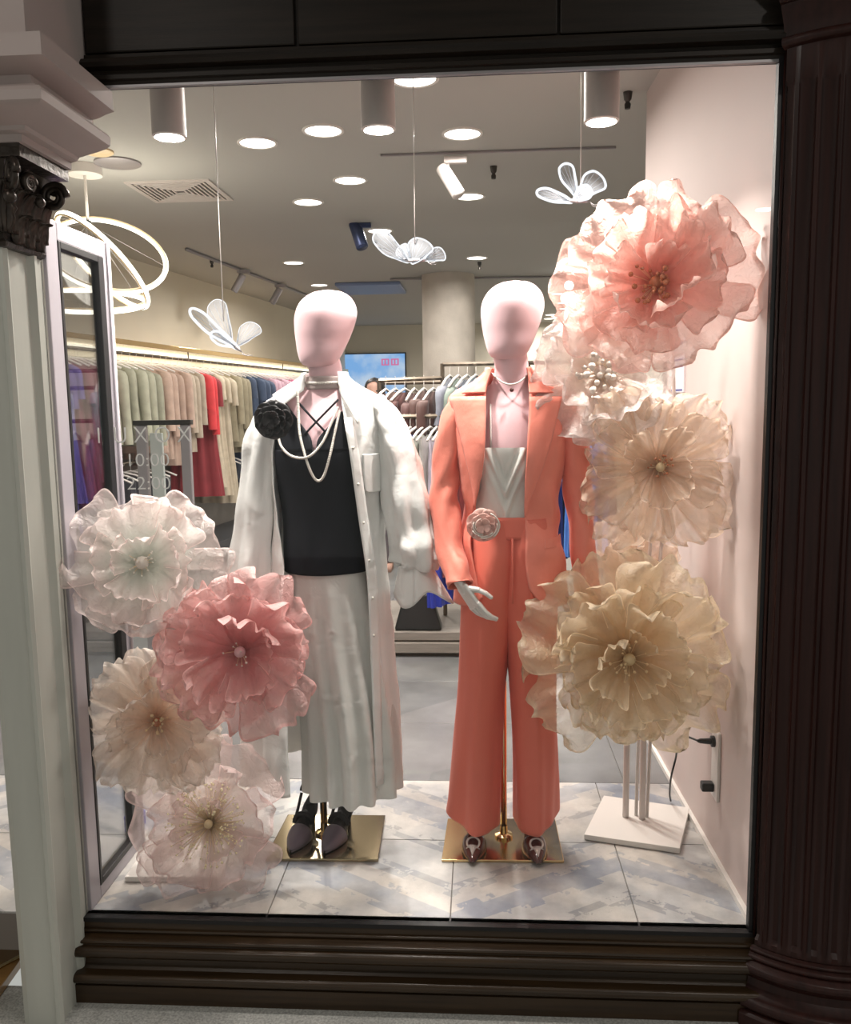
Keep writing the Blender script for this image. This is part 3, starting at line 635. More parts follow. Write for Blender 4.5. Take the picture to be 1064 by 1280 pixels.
O['beige'] = organza('champagne_organza', (0.80, 0.58, 0.40), (0.88, 0.72, 0.58), 0.50, 0.8, (0.62, 0.34, 0.18))
O['gold'] = organza('gold_organza', (0.88, 0.66, 0.40), (0.95, 0.82, 0.62), 0.50, 0.85, (0.68, 0.40, 0.18), 0.10)
O['lwhite'] = organza('blush_white_organza', (0.84, 0.86, 0.80), (0.95, 0.82, 0.79), 0.50, 0.9, (0.80, 0.82, 0.74))
O['lpink'] = organza('rose_pink_organza', (0.86, 0.38, 0.38), (0.95, 0.62, 0.60), 0.58, 0.92, (0.70, 0.28, 0.28), 0.08)
O['lbeige'] = organza('pale_peach_organza', (0.92, 0.70, 0.54), (0.94, 0.84, 0.76), 0.55, 0.8, (0.80, 0.50, 0.30))
O['blush'] = organza('sheer_blush_organza', (0.90, 0.74, 0.68), (0.94, 0.74, 0.72), 0.42, 0.75, (0.88, 0.72, 0.56))
# layer: (count, radius share, width share, cup, ruffle, ruffle waves, pleat, curl)
PEONY = [(6, 1.0, 0.62, 0.25, 0.11, 2.2, 0.012, 0.1), (6, 0.86, 0.58, 0.55, 0.13, 2.6, 0.012, 0.0), (5, 0.62, 0.52, 0.95, 0.15, 3.0, 0.015, -0.1)]
FULL = [(7, 1.0, 0.52, 0.12, 0.12, 2.6, 0.014, 0.25), (7, 0.88, 0.50, 0.35, 0.13, 3.0, 0.014, 0.1), (6, 0.70, 0.48, 0.62, 0.14, 3.2, 0.015, 0.0), (4, 0.42, 0.45, 0.9, 0.14, 3.0, 0.015, 0.0)]
SHEER = [(8, 1.0, 0.42, 0.05, 0.09, 2.8, 0.030, 0.1), (8, 0.92, 0.40, 0.22, 0.10, 3.2, 0.034, 0.0), (6, 0.60, 0.36, 0.5, 0.10, 3.0, 0.03, 0)]
LOOSE = [(6, 1.0, 0.66, 0.20, 0.10, 1.8, 0.010, 0.15), (5, 0.85, 0.62, 0.45, 0.13, 2.2, 0.010, 0.0), (3, 0.5, 0.5, 0.8, 0.12, 2.4, 0.01, 0)]
flower('large salmon pink organza flower, highest on the right, with amber centre', (0.502, 0.24, 1.778), (-0.25, -1, 0.10), 0.240, O['pinkr'], PEONY, 11, c_pearl('amber', 26, 0.020, 0.30, 0.007, 'amber'), spin=0.3, stretch=(1.10, 0.80))
flower('sheer ivory organza flower with pearl centre behind the coral blazer shoulder', (0.368, 0.42, 1.540), (0.0, -1, 0.25), 0.185, O['white'], LOOSE, 23, c_pearl('pearl', 30, 0.019, 0.40, 0.009, 'pearl'), spin=0.8)
flower('champagne beige pleated organza flower between the salmon and golden ones', (0.540, 0.36, 1.258), (0.0, -1, 0.05), 0.205, O['beige'], SHEER, 31, c_pearl('stem', 16, 0.014, 0.2, 0.004, 'amber'), spin=0.2)
flower('big golden champagne organza flower, lowest on the right stand', (0.449, 0.30, 0.685), (-0.05, -1, 0.08), 0.262, O['gold'], FULL, 43, c_pearl('stem', 20, 0.019, 0.25, 0.004, 'stem'), spin=0.1)
flower('small faint champagne flower half hidden above the golden one', (0.53, 0.66, 0.86), (0.2, -1, 0.3), 0.165, O['beige'], LOOSE, 47, c_pearl('stem', 8, 0.010, 0.2, 0.003, 'stem'))
flower('blush white organza flower with pearl centre, highest on the left', (-0.990, 0.165, 1.008), (0.36, -1, 0.15), 0.205, O['lwhite'], PEONY, 58, c_pearl('pearl', 16, 0.020, 0.22, 0.0035, 'pearl'), spin=0.5)
flower('rose pink organza flower in front of the white coat', (-0.715, 0.20, 0.735), (0.12, -1, 0.05), 0.225, O['lpink'], [(7, 1.0, 0.50, 0.22, 0.12, 2.4, 0.02, 0.1), (6, 0.88, 0.5, 0.45, 0.14, 2.8, 0.02, 0), (5, 0.66, 0.5, 0.8, 0.16, 3, 0.02, 0)], 62, c_pearl('lpinkbead' if False else 'pink', 8, 0.017, 0.2, 0.004, 'pearl'), spin=0.0)
flower('pale peach sheer pleated organza flower on the left stand', (-0.975, 0.17, 0.525), (0.36, -1, 0.1), 0.185, O['lbeige'], SHEER, 71, c_pearl('amber', 14, 0.014, 0.2, 0.004, 'stem'), spin=0.4)
flower('sheer blush organza flower resting near the floor with glittering gold stamens', (-0.84, 0.22, 0.170), (0.02, -1, 0.42), 0.205, O['blush'], LOOSE, 85, c_pearl('stem', 190, 0.014, 0.62, 0.0036, 'sparkle'), spin=1.1, stretch=(1.15, 0.85))

# stands
s1 = thing('flower_stand', 'white metal flower stand with square base plate in the right corner', 'stand', (0.54, 0.58, 0))
base = G().prism([(0.343, 0.472), (0.640, 0.392), (0.740, 0.676), (0.450, 0.762)], 'z', 0.001, 0.020)
s1b = base.mk('base_plate', M['white'], s1, False)
s1b.data.transform(Matrix.Translation((0, 0, 0))); bev(s1b, 0.002)
for pts in ([(0.502, 0.60, 0.02), (0.502, 0.60, 0.35), (0.49, 0.56, 0.55), (0.46, 0.44, 0.66)], [(0.556, 0.585, 0.02), (0.556, 0.585, 0.45), (0.565, 0.60, 0.9), (0.585, 0.60, 1.15), (0.58, 0.58, 1.25)],
            [(0.575, 0.60, 0.02), (0.60, 0.62, 0.8), (0.64, 0.62, 1.4), (0.60, 0.52, 1.74)], [(0.54, 0.61, 0.02), (0.55, 0.64, 0.8), (0.50, 0.70, 1.3), (0.40, 0.68, 1.50)]):
    k = 0 if pts[0][0] in (0.502, 0.556) else 1
    P_ = spline(pts, 40); G().tube(P_, [0.011 if p.z < 0.6 and not k else 0.006 for p in P_], 10).mk('stem', M['whitem'], s1)
s2 = thing('flower_stand', 'white metal flower stand with flat base plate in the left corner', 'stand', (-1.0, 0.3, 0))
s2b = bev(G().prism([(-1.105, 0.165), (-0.80, 0.175), (-0.84, 0.44), (-1.11, 0.40)], 'z', 0.001, 0.018).mk('base_plate', M['white'], s2, False), 0.002)
for pts, r in (([(-0.99, 0.34, 0.018), (-1.0, 0.36, 0.5), (-1.00, 0.30, 0.85), (-0.99, 0.19, 1.00)], 0.009), ([(-0.97, 0.30, 0.018), (-0.96, 0.36, 0.4), (-0.85, 0.36, 0.62), (-0.73, 0.24, 0.73)], 0.006),
               ([(-1.01, 0.37, 0.018), (-1.02, 0.34, 0.32), (-0.98, 0.20, 0.51)], 0.006), ([(-0.95, 0.28, 0.018), (-0.90, 0.27, 0.12), (-0.84, 0.24, 0.19)], 0.006)):
    G().tube(spline(pts, 30), r, 10).mk('stem', M['white'], s2)

# socket strip, plug and cord on the display wall
sk = thing('wall_socket', 'white socket strip low on the display wall', 'socket', (0.748, 0.37, 0.31))
bev(G().box(0.738, 0.748, 0.345, 0.415, 0.20, 0.425).mk('plate', M['white'], sk, False), 0.002)
pg = thing('power_lead', 'black plug and cord coming out of the upper wall socket', 'lead', (0.735, 0.39, 0.385))
autosm(G().tube([(0.738, 0.385, 0.385), (0.728, 0.385, 0.385), (0.727, 0.385, 0.385), (0.695, 0.388, 0.385), (0.685, 0.39, 0.384)], [0.018, 0.018, 0.010, 0.008, 0.004], 12).mk('plug', M['plastic'], pg))
G().tube(spline([(0.69, 0.39, 0.384), (0.66, 0.45, 0.375), (0.655, 0.52, 0.33), (0.67, 0.60, 0.24), (0.66, 0.62, 0.16), (0.67, 0.68, 0.07), (0.69, 0.75, 0.008)], 60), 0.0035, 8).mk('cable', M['plastic'], pg)
tag(bev(G().box(0.70, 0.738, 0.37, 0.40, 0.222, 0.25).mk('power_adapter', M['plastic'], None, False), 0.004), 'black block adapter in the lower wall socket', 'adapter')
# notice and mirror on the display wall
nt_ = thing('notice', 'paper notice with blue print on the display wall below the salmon flower', 'notice', (0.728, 0.97, 1.58))
G().prism([(0.7295, 0.87), (0.7245, 1.075), (0.7335, 1.075), (0.737, 0.87)], 'z', 1.485, 1.675).mk('sheet', M['paper'], nt_, False)
for z0, z1 in ((1.655, 1.668), (1.60, 1.606), (1.575, 1.583), (1.49, 1.497)): G().prism([(0.7285, 0.885), (0.7240, 1.06), (0.7250, 1.06), (0.7295, 0.885)], 'z', z0, z1).mk('print_line', M['ink'], nt_, False)
mi = thing('wall_mirror', 'narrow bronze-edged mirror panel on the display wall behind the ivory flower', 'mirror', (0.72, 1.35, 1.6))
G().prism([(0.7215, 1.16), (0.7145, 1.56), (0.7215, 1.56), (0.7285, 1.16)], 'z', 1.46, 2.0).mk('mirror_glass', mat('pale_mirror', (0.62, 0.68, 0.60), 0.25, 0.3), mi, False)
g = G(); g.prism([(0.718, 1.145), (0.7175, 1.165), (0.731, 1.165), (0.731, 1.145)], 'z', 1.45, 2.01); g.prism([(0.711, 1.56), (0.711, 1.575), (0.722, 1.575), (0.722, 1.56)], 'z', 1.45, 2.01); g.prism([(0.7175, 1.165), (0.711, 1.56), (0.722, 1.56), (0.731, 1.165)], 'z', 1.45, 1.462)
g.mk('mirror_frame', M['brassm'], mi, False)
# ================================================================== MANNEQUINS
def ringrows(tab, z0, z1, nz_, na=72, fold=None, a0=0.0, a1=2 * pi, closed=True):
    """tab rows: (z, cx, cy, rx, ry); angle 0 faces the viewer (-Y). returns list of rings"""
    rows = []
    for i in range(nz_ + 1):
        z = z0 + (z1 - z0) * i / nz_; cx, cy, rx, ry = interp(tab, z)
        A0 = a0(z) if callable(a0) else a0; A1 = a1(z) if callable(a1) else a1
        m = na if closed else na + 1; row = []
        for j in range(m):
            a = A0 + (A1 - A0) * j / na; k = fold(a, z) if fold else 0.0
            row.append((cx + (rx + k) * sin(a), cy - (ry + k) * cos(a), z))
        rows.append(row)
    return rows
def surf(tab, x, z, off=0.0):
    cx, cy, rx, ry = interp(tab, z); u = max(-0.999, min(0.999, (x - cx) / rx)); return cy - (ry * sqrt(1 - u * u)) - off
def limb(name, pts, m, parent, nu=40, na=28, fold=None, cap=False):
    """pts: (x, y, z, rx, ry) along the limb"""
    P = spline(pts, nu); g = G(); rows = []
    for i, p in enumerate(P):
        q = P[min(i + 1, nu - 1)] if i < nu - 1 else p; o = P[i - 1] if i else p
        t = Vector((q[0] - o[0], q[1] - o[1], q[2] - o[2])).normalized()
        a = Vector((1, 0, 0)); a = (a - t * a.dot(t)).normalized(); b = t.cross(a).normalized()
        row = []
        for j in range(na):
            an = 2 * pi * j / na; k = fold(an, i / (nu - 1)) if fold else 0
            row.append(tuple(Vector(p[:3]) + a * (p[3] + k) * sin(an) + b * (p[4] + k) * cos(an)))
        rows.append(row)
    g.grid(rows, True)
    if cap:
        g.f.append(list(range(na))); g.f.append([(nu - 1) * na + j for j in range(na)][::-1])
    return g.mk(name, m, parent)
# spline() works on tuples of any length through interp
def spline(pts, n):
    tb = [(i, *p) for i, p in enumerate(pts)]; out = []
    for j in range(n):
        v = interp(tb, (len(tb) - 1) * j / (n - 1)); out.append(Vector(v) if len(v) <= 3 else tuple(v))
    return out
class VV(tuple): pass
def head(cx, cy, z0, z1, w_, tilt, nlen, nbase, g):
    """featureless egg head with flattened face, neck below it"""
    rows = []; h = z1 - z0
    for i in range(33):
        t = i / 32; zz = t * h
        prof = interp([(0, 0.30), (0.03, 0.50), (0.12, 0.66), (0.30, 0.82), (0.50, 0.95), (0.68, 1.0), (0.82, 0.90), (0.92, 0.68), (0.975, 0.40), (1.0, 0.02)], t)[0]
        dep = interp([(0, 0.24), (0.03, 0.40), (0.12, 0.58), (0.30, 0.80), (0.50, 1.02), (0.68, 1.12), (0.82, 1.02), (0.92, 0.76), (0.975, 0.44), (1.0, 0.02)], t)[0]
        yc = interp([(0, -0.035), (0.12, -0.028), (0.4, -0.006), (0.7, 0.008), (1.0, 0.008)], t)[0]
        row = []
        for j in range(40):
            a = 2 * pi * j / 40; x = w_ / 2 * prof * sin(a); y = yc - w_ / 2 * dep * cos(a) * (0.92 if cos(a) > 0 else 1.08)
            row.append((cx + x + tilt * (zz - h / 2), cy + y, z0 + zz))
        rows.append(row)
    g.grid(rows, True)
def mann_body(t, cx, cy, hz0, hz1, tilt, shz, name='body'):
    g = G(); head(cx, cy, hz0, hz1, 0.192, tilt, 0, 0, g)
    tab = [(0.86, cx, cy, 0.100, 0.075), (0.95, cx, cy, 0.108, 0.080), (1.07, cx, cy, 0.100, 0.078), (1.20, cx, cy, 0.118, 0.088), (1.30, cx, cy - 0.005, 0.132, 0.104), (1.38, cx, cy, 0.142, 0.094),
           (shz - 0.02, cx, cy + 0.005, 0.165, 0.070), (shz + 0.005, cx, cy + 0.008, 0.135, 0.062), (shz + 0.025, cx, cy + 0.008, 0.085, 0.056), (shz + 0.05, cx, cy + 0.005, 0.058, 0.053), (shz + 0.10, cx, cy - 0.002, 0.052, 0.052), (hz0 + 0.045, cx - tilt * 0.1, cy - 0.004, 0.055, 0.056)]
    rows = ringrows(tab, 0.86, hz0 + 0.045, 60, 48); g.grid(rows, True)
    return g.mk(name, M['pink'], t), tab

# ---------- mannequin in the coral suit
Y2 = 0.42; X2 = 0.098
m2 = thing('mannequin', 'pink faceless mannequin in coral pink trouser suit with grey camisole', 'mannequin', (0.09, 0.44, 0), 'pink faceless mannequins in the window')
body2, bt2 = mann_body(m2, 0.102, Y2, 1.588, 1.827, 0.11, 1.475)
bev(G().prism([(-0.128, 0.315), (0.262, 0.322), (0.258, 0.60), (-0.118, 0.588)], 'z', 0.001, 0.010).mk('base_plate', M['gold'], m2, False), 0.002)
G().tube([(0.075, 0.47, 0.01), (0.075, 0.47, 0.55)], 0.011, 14).mk('support_rod', M['gold'], m2)
autosm(G().lathe((0.075, 0.47), [(0.03, 0.010), (0.03, 0.018), (0.014, 0.024), (0.012, 0.05)], 20).mk('rod_socket', M['gold'], m2))
# camisole with cowl neck
ct = [(1.05, X2, Y2, 0.122, 0.094), (1.15, X2, Y2, 0.128, 0.100), (1.25, X2, Y2 - .004, 0.142, 0.116), (1.32, X2, Y2 - .004, 0.148, 0.120), (1.36, X2, Y2, 0.150, 0.112)]
def cfold(a, z):
    x = sin(a); cx_ = 0.9 * abs(x)   # V-shaped drape folds
    vz = (z - 1.185) - 0.36 * abs(x + 0.13); k = max(0.0, 1 - abs(a if a < pi else a - 2 * pi) / 0.85)
    return k * (0.016 * exp(-((vz) / 0.016)**2) - 0.010 * exp(-((vz - 0.035) / 0.018)**2) + 0.009 * exp(-((vz + 0.06) / 0.022)**2)) + 0.003 * sin(7 * a + z * 20)
sat = G().grid(ringrows(ct, 1.06, 1.325, 100, 180, cfold), True).mk('camisole', M['satin'], m2); sat['label'] = 'grey satin cowl-neck camisole'
for s in (-1, 1):
    pts = [(X2 + s * 0.062, surf(bt2, X2 + s * 0.062, z, 0.006), z) for z in (1.325, 1.36, 1.40, 1.44)] ; G().tube(pts + [(X2 + s * 0.06, 0.40, 1.492)], 0.003, 6).mk('camisole_strap', M['satin'], m2)
# trousers
def leg_rows(tab, fold): return ringrows(tab, 0.0, 1.0, 70, 56, fold)
L2 = [(0.065, -0.022, 0.442, 0.088, 0.086), (0.30, -0.012, 0.42, 0.080, 0.092), (0.55, 0.005, 0.425, 0.076, 0.090), (0.75, 0.022, 0.425, 0.086, 0.104), (0.88, 0.036, 0.42, 0.094, 0.118), (1.0, 0.052, 0.42, 0.092, 0.115), (1.10, 0.062, 0.42, 0.080, 0.098)]
R2 = [(0.065, 0.178, 0.442, 0.072, 0.086), (0.30, 0.174, 0.42, 0.070, 0.092), (0.55, 0.166, 0.425, 0.072, 0.090), (0.75, 0.155, 0.425, 0.083, 0.104), (0.88, 0.148, 0.42, 0.092, 0.118), (1.0, 0.144, 0.42, 0.090, 0.115), (1.10, 0.140, 0.42, 0.080, 0.098)]
def tfold(sd, ph=0.0):
    def fn(a, z):
        aa = (a + pi) % (2 * pi) - pi; fr = max(0.0, 1 - (z - 0.0) / 1.0)
        k = 0.013 * exp(-((aa - 0.12 * sd) / 0.20)**2) * min(1, 1.3 - z)            # pressed crease
        k += (0.007 * fr + 0.002) * sin(3 * aa + ph + 2.0 * z) + 0.004 * fr * sin(5 * aa + ph * 2)
        k += 0.004 * nz(aa * 1.5 + ph, z * 3.0) * 2
        return k
    return fn
def hem(rows, zc, dip):      # hem falls lower in front over the shoe
    out = []
    for r in rows:
        q = []
        for (x, y, z) in r: q.append((x, y, z))
        out.append(q)
    return out
g = G()
for tab, sd, ph in ((L2, -1, 0.4), (R2, 1, 2.2)):
    rows = ringrows(tab, 0.082, 1.105, 80, 60, tfold(sd, ph)); n_ = 60
    for j in range(n_):       # shape the hem
        x, y, z = rows[0][j]
        cx_ = tab[0][1]; u = (x - cx_) / 0.09
        dz = 0.045 * max(0, -u * sd if sd < 0 else u) - 0.0
        for i in range(6):
            x1, y1, z1 = rows[i][j]; rows[i][j] = (x1, y1, z1 + (0.035 * max(0, (u if sd > 0 else -u)) - 0.004 * cos(2 * pi * j / n_)) * (1 - i / 6))
    g.grid(rows, True)
tro = g.mk('trousers', M['coral2'], m2); tro['label'] = 'coral wide-leg pressed trousers'; solid(tro, 0.003)
wb = G().grid(ringrows([(1.0, X2 + .003, 0.42, 0.128, 0.108), (1.125, X2 + .003, 0.42, 0.126, 0.101)], 1.045, 1.112, 6, 60), True).mk('waistband', M['coral2'], m2); solid(wb, 0.004)
G().tube([(0.10, surf([(1.0, X2, 0.42, 0.128, 0.108), (1.1, X2, .42, .126, .101)], 0.1, z, 0.010), z) for z in (1.05, 0.98, 0.90, 0.85)], 0.003, 6).mk('fly_seam', M['coral2'], m2)
# blazer
bz = [(0.835, X2, 0.43, 0.182, 0.158), (0.92, X2, 0.43, 0.174, 0.154), (1.0, X2, 0.425, 0.163, 0.140), (1.10, X2, 0.425, 0.147, 0.112), (1.20, X2, 0.42, 0.153, 0.122), (1.30, X2, 0.42, 0.167, 0.134), (1.38, X2, 0.425, 0.178, 0.124),
      (1.44, X2, 0.43, 0.188, 0.104), (1.475, X2, 0.43, 0.188, 0.090), (1.497, X2, 0.43, 0.165, 0.078), (1.520, X2, 0.43, 0.118, 0.068), (1.545, X2 - .004, 0.428, 0.079, 0.062), (1.565, X2 - .004, 0.428, 0.068, 0.060)]
xl = [(0.835, 0.008), (0.90, -0.005), (1.01, -0.022), (1.11, -0.020), (1.21, 0.0), (1.31, 0.016), (1.47, 0.022), (1.565, 0.040)]
xr = [(0.835, 0.172), (0.90, 0.150), (0.963, 0.141), (1.11, 0.139), (1.21, 0.136), (1.31, 0.142), (1.47, 0.152), (1.565, 0.152)]
def ang(tab, z, x):
    cx, cy, rx, ry = interp(tab, z); return asin(max(-0.985, min(0.985, (x - cx) / rx)))
def bfold(a, z):
    aa = (a + pi) % (2 * pi) - pi; lo_ = exp(-((z - 1.08) / 0.13)**2)
    k = 0.006 * lo_ * sin(aa * 3.5 + z * 42) + 0.005 * nz(aa * 2.2, z * 9) * 2 * (0.4 + lo_)
    k += 0.004 * max(0, 1.0 - z) * 6 * sin(5 * aa + 1.0) * 0.6
    return k
rows = ringrows(bz, 0.835, 1.565, 90, 110, bfold, lambda z: ang(bz, z, interp(xr, z)[0]), lambda z: 2 * pi + ang(bz, z, interp(xl, z)[0]), False)
for i in range(8):           # front corners rounded off
    for j in range(111):
        e = min(j, 110 - j)
        if e < 10: x, y, z = rows[i][j]; rows[i][j] = (x, y, z + 0.035 * (1 - e / 10)**2 * (1 - i / 8))
blz = G().grid(rows).mk('blazer', M['coral'], m2); solid(blz, 0.005); blz['label'] = 'open coral pink blazer'
def flap(name, rows_, m, parent, th=0.004, tab=bz, off=0.012, nx=12):
    """rows_: (z, x inner, x outer, lift) laid on the body surface"""
    z0, z1 = rows_[0][0], rows_[-1][0]; out = []
    for i in range(25):
        z = z0 + (z1 - z0) * i / 24; a, b, lf = interp(rows_, z); r = []
        for j in range(nx + 1):
            t = j / nx; x = a + (b - a) * t; r.append((x, surf(tab, x, z, off + lf * sin(pi * t * 0.9) + 0.003 * (1 - t)), z))
        out.append(r)
    o = G().grid(out).mk(name, m, parent); solid(o, th); return o
flap('lapel', [(1.135, -0.014, -0.012, 0.003), (1.18, -0.006, -0.016, 0.004), (1.25, 0.010, -0.030, 0.006), (1.34, 0.019, -0.052, 0.007), (1.43, 0.022, -0.076, 0.005), (1.478, 0.023, -0.090, 0.004)], M['coral'], m2)
flap('lapel', [(1.12, 0.138, 0.140, 0.003), (1.17, 0.136, 0.152, 0.004), (1.25, 0.138, 0.184, 0.006), (1.34, 0.143, 0.215, 0.007), (1.43, 0.150, 0.240, 0.005), (1.474, 0.151, 0.252, 0.004)], M['coral'], m2)
flap('collar', [(1.488, 0.022, -0.050, 0.004), (1.51, 0.026, -0.028, 0.004), (1.535, 0.034, -0.002, 0.004), (1.562, 0.044, 0.030, 0.003)], M['coral'], m2, off=0.014)
flap('collar', [(1.485, 0.151, 0.225, 0.004), (1.51, 0.150, 0.200, 0.004), (1.535, 0.150, 0.184, 0.004), (1.562, 0.146, 0.158, 0.003)], M['coral'], m2, off=0.014)
flap('pocket_flap', [(1.018, 0.196, 0.252, 0.002), (1.048, 0.196, 0.252, 0.002)], M['coral'], m2, off=0.006)
def sfold(ph, amp=0.006):
    def fn(a, t): return amp * 0.55 * sin(a * 2.0 + t * 34 + ph + 2.5 * sin(a)) * (0.25 + 0.9 * exp(-((t - 0.50) / 0.25)**2)) + 0.0035 * nz(a * 1.2 + ph, t * 9) * 2
    return fn
slL = limb('sleeve', [(-0.030, 0.43, 1.468, 0.020, 0.040), (-0.058, 0.43, 1.446, 0.038, 0.056), (-0.082, 0.43, 1.37, 0.046, 0.060), (-0.102, 0.43, 1.24, 0.046, 0.056), (-0.108, 0.41, 1.14, 0.045, 0.052), (-0.092, 0.35, 1.02, 0.042, 0.047), (-0.066, 0.285, 0.940, 0.038, 0.041), (-0.060, 0.270, 0.915, 0.037, 0.040)], M['coral'], m2, 60, 30, sfold(0.5))
solid(slL, 0.003)
slR = limb('sleeve', [(0.226, 0.43, 1.468, 0.020, 0.040), (0.256, 0.43, 1.446, 0.038, 0.056), (0.283, 0.43, 1.38, 0.046, 0.062), (0.303, 0.435, 1.24, 0.044, 0.058), (0.316, 0.435, 1.12, 0.041, 0.052), (0.328, 0.42, 0.98, 0.038, 0.046), (0.338, 0.41, 0.86, 0.036, 0.041), (0.340, 0.41, 0.835, 0.036, 0.040)], M['coral'], m2, 60, 30, sfold(2.5, 0.004))
solid(slR, 0.003)
# silver hand: fused fingers, fingertips curling across the thigh
def hand(name, wrist, parent, m, mir=1.0, roll=0.0, tilt=(0.0, 0.0), size=1.0):
    bm = bmesh.new()
    def caps(a, b, ra, rb, flat=1.0):
        a, b = Vector(a), Vector(b); n = max(2, int((b - a).length / 0.0035))
        for i in range(n + 1):
            p = a.lerp(b, i / n); r = ra + (rb - ra) * i / n
            bmesh.ops.create_icosphere(bm, subdivisions=2, radius=r, matrix=Matrix.Translation(p) @ Matrix.Diagonal((1, flat, 1, 1)))
    # local: fingers point to -Z, thumb towards +X, palm towards +Y
    caps((0, 0, 0.03), (0, 0, -0.01), 0.021, 0.022, 0.8)
    for x in (-0.022, -0.008, 0.008, 0.022): caps((x * 0.7, 0, -0.005), (x, 0, -0.075), 0.015, 0.0115, 0.75)
    for k, (x, l1, l2, l3, c1) in enumerate(((-0.029, 0.030, 0.020, 0.016, 0.60), (-0.0105, 0.038, 0.025, 0.018, 0.42), (0.0095, 0.041, 0.027, 0.019, 0.26), (0.029, 0.037, 0.024, 0.018, 0.05))):
        p = Vector((x, 0, -0.078)); a = c1 * 0.6; r = 0.0085 if k else 0.0072
        sx = (x / 0.029) * 0.12
        for L_, da, rr in ((l1, 0.0, r), (l2, 0.30, r * 0.93), (l3, 0.28, r * 0.84)):
            a += da; q = p + Vector((sx, sin(a), -cos(a))) * L_; caps(p, q, rr, rr * 0.93); p = q
    p = Vector((0.020, 0.006, -0.018))
    for d, L_, rr in (((0.72, 0.35, -0.60), 0.034, 0.0120), ((0.48, 0.30, -0.82), 0.028, 0.0098), ((0.20, 0.25, -0.95), 0.022, 0.0088)):
        q = p + Vector(d).normalized() * L_; caps(p, q, rr, rr * 0.9); p = q
    me = bpy.data.meshes.new(name)
    T = Matrix.Translation(Vector(wrist) - wloc(parent)) @ Matrix.Rotation(tilt[1], 4, 'Y') @ Matrix.Rotation(tilt[0], 4, 'X') @ Matrix.Rotation(roll, 4, 'Z') @ Matrix.Diagonal((mir * size, size, size, 1))
    bmesh.ops.transform(bm, matrix=T, verts=bm.verts); bm.to_mesh(me); bm.free(); me.materials.append(m)
    o = bpy.data.objects.new(name, me); C.objects.link(o); o.parent = parent
    r = o.modifiers.new('fuse', 'REMESH'); r.mode = 'VOXEL'; r.voxel_size = 0.0016; r.use_smooth_shade = True
    s = o.modifiers.new('smooth', 'SMOOTH'); s.factor = 0.5; s.iterations = 5; return o
hand('hand', (-0.052, 0.262, 0.912), m2, M['silver'], 1.0, radians(-50), (radians(-8), radians(-34)), 0.88)
hand('hand', (0.342, 0.41, 0.825), m2, M['silver'], -1.0, radians(-15), (0, radians(-3)))
# necklace with pendant, brooch at the waist
pts = [(X2 + 0.056 * sin(a), 0.42 - 0.060 * cos(a) - 0.012 * max(0, cos(a)), 1.548 - 0.036 * max(0, cos(a))**2) for a in [2 * pi * i / 60 for i in range(60)]]
nk = G().tube(pts, 0.0028, 6, True).mk('necklace', M['pearl'], m2)
G().ball((X2 + 0.002, 0.335, 1.495), 0.0065, 8).mk('pendant', M['shoer'], nk)
def camellia(name, c, r, m, parent, seed, nl=(7, 6, 4), tilt=(0, -1, 0)):
    rd = random.Random(seed); q = Vector(tilt).to_track_quat('Z', 'Y').to_matrix(); c = Vector(c); fl_ = None
    for li, n_ in enumerate(nl):
        for k in range(n_):
            a = 2 * pi * k / n_ + li * 0.5 + rd.uniform(-.1, .1); rr = r * (1 - 0.27 * li); v = []; f = []
            for i in range(8):
                s = i / 7
                for j in range(9):
                    t = j / 4 - 1; hw = rr * 0.62 * (0.25 + 0.75 * s**0.7) * sqrt(max(0, 1 - max(0, (s - .6) / .4)**2 * .6))
                    x = rr * s * (1 - .15 * t * t); y = hw * t; z = rr * (0.10 + 0.30 * li) * s + 0.16 * rr * s * t * t + 0.10 * rr * sin(3 * t + k) * s * s - (0.35 * rr * max(0, s - .7)) + r * 0.15 * li
                    p = q @ Vector((x * cos(a) - y * sin(a), x * sin(a) + y * cos(a), z)); v.append(c + p)
            for i in range(7):
                for j in range(8): f.append((i * 9 + j, i * 9 + j + 1, (i + 1) * 9 + j + 1, (i + 1) * 9 + j))
            par = fl_ or parent
            if fl_ is None:
                o = mk(name, v, f, m, parent); fl_ = o
            else: o = mk('petal', v, f, m, fl_ if False else fl_)
            solid(o, r * 0.03)
    return fl_
M['sheerrose'] = sheer('sheer_rose_ribbon', (0.80, 0.52, 0.46), 0.78)
br = camellia('flower_brooch', (0.012, 0.292, 1.095), 0.052, M['sheerrose'], m2, 3); br['label'] = 'sheer blush fabric rose pinned at the waist'
g = G()
for k in range(7):
    a0_ = k * 0.9; g.tube([(0.012 + (0.012 + 0.006 * k) * cos(a0_ + i * 0.25), 0.272 - 0.001 * k, 1.095 + (0.012 + 0.005 * k) * sin(a0_ + i * 0.25)) for i in range(9)], 0.0022, 5)
g.mk('brooch_piping', M['pearl'], br)
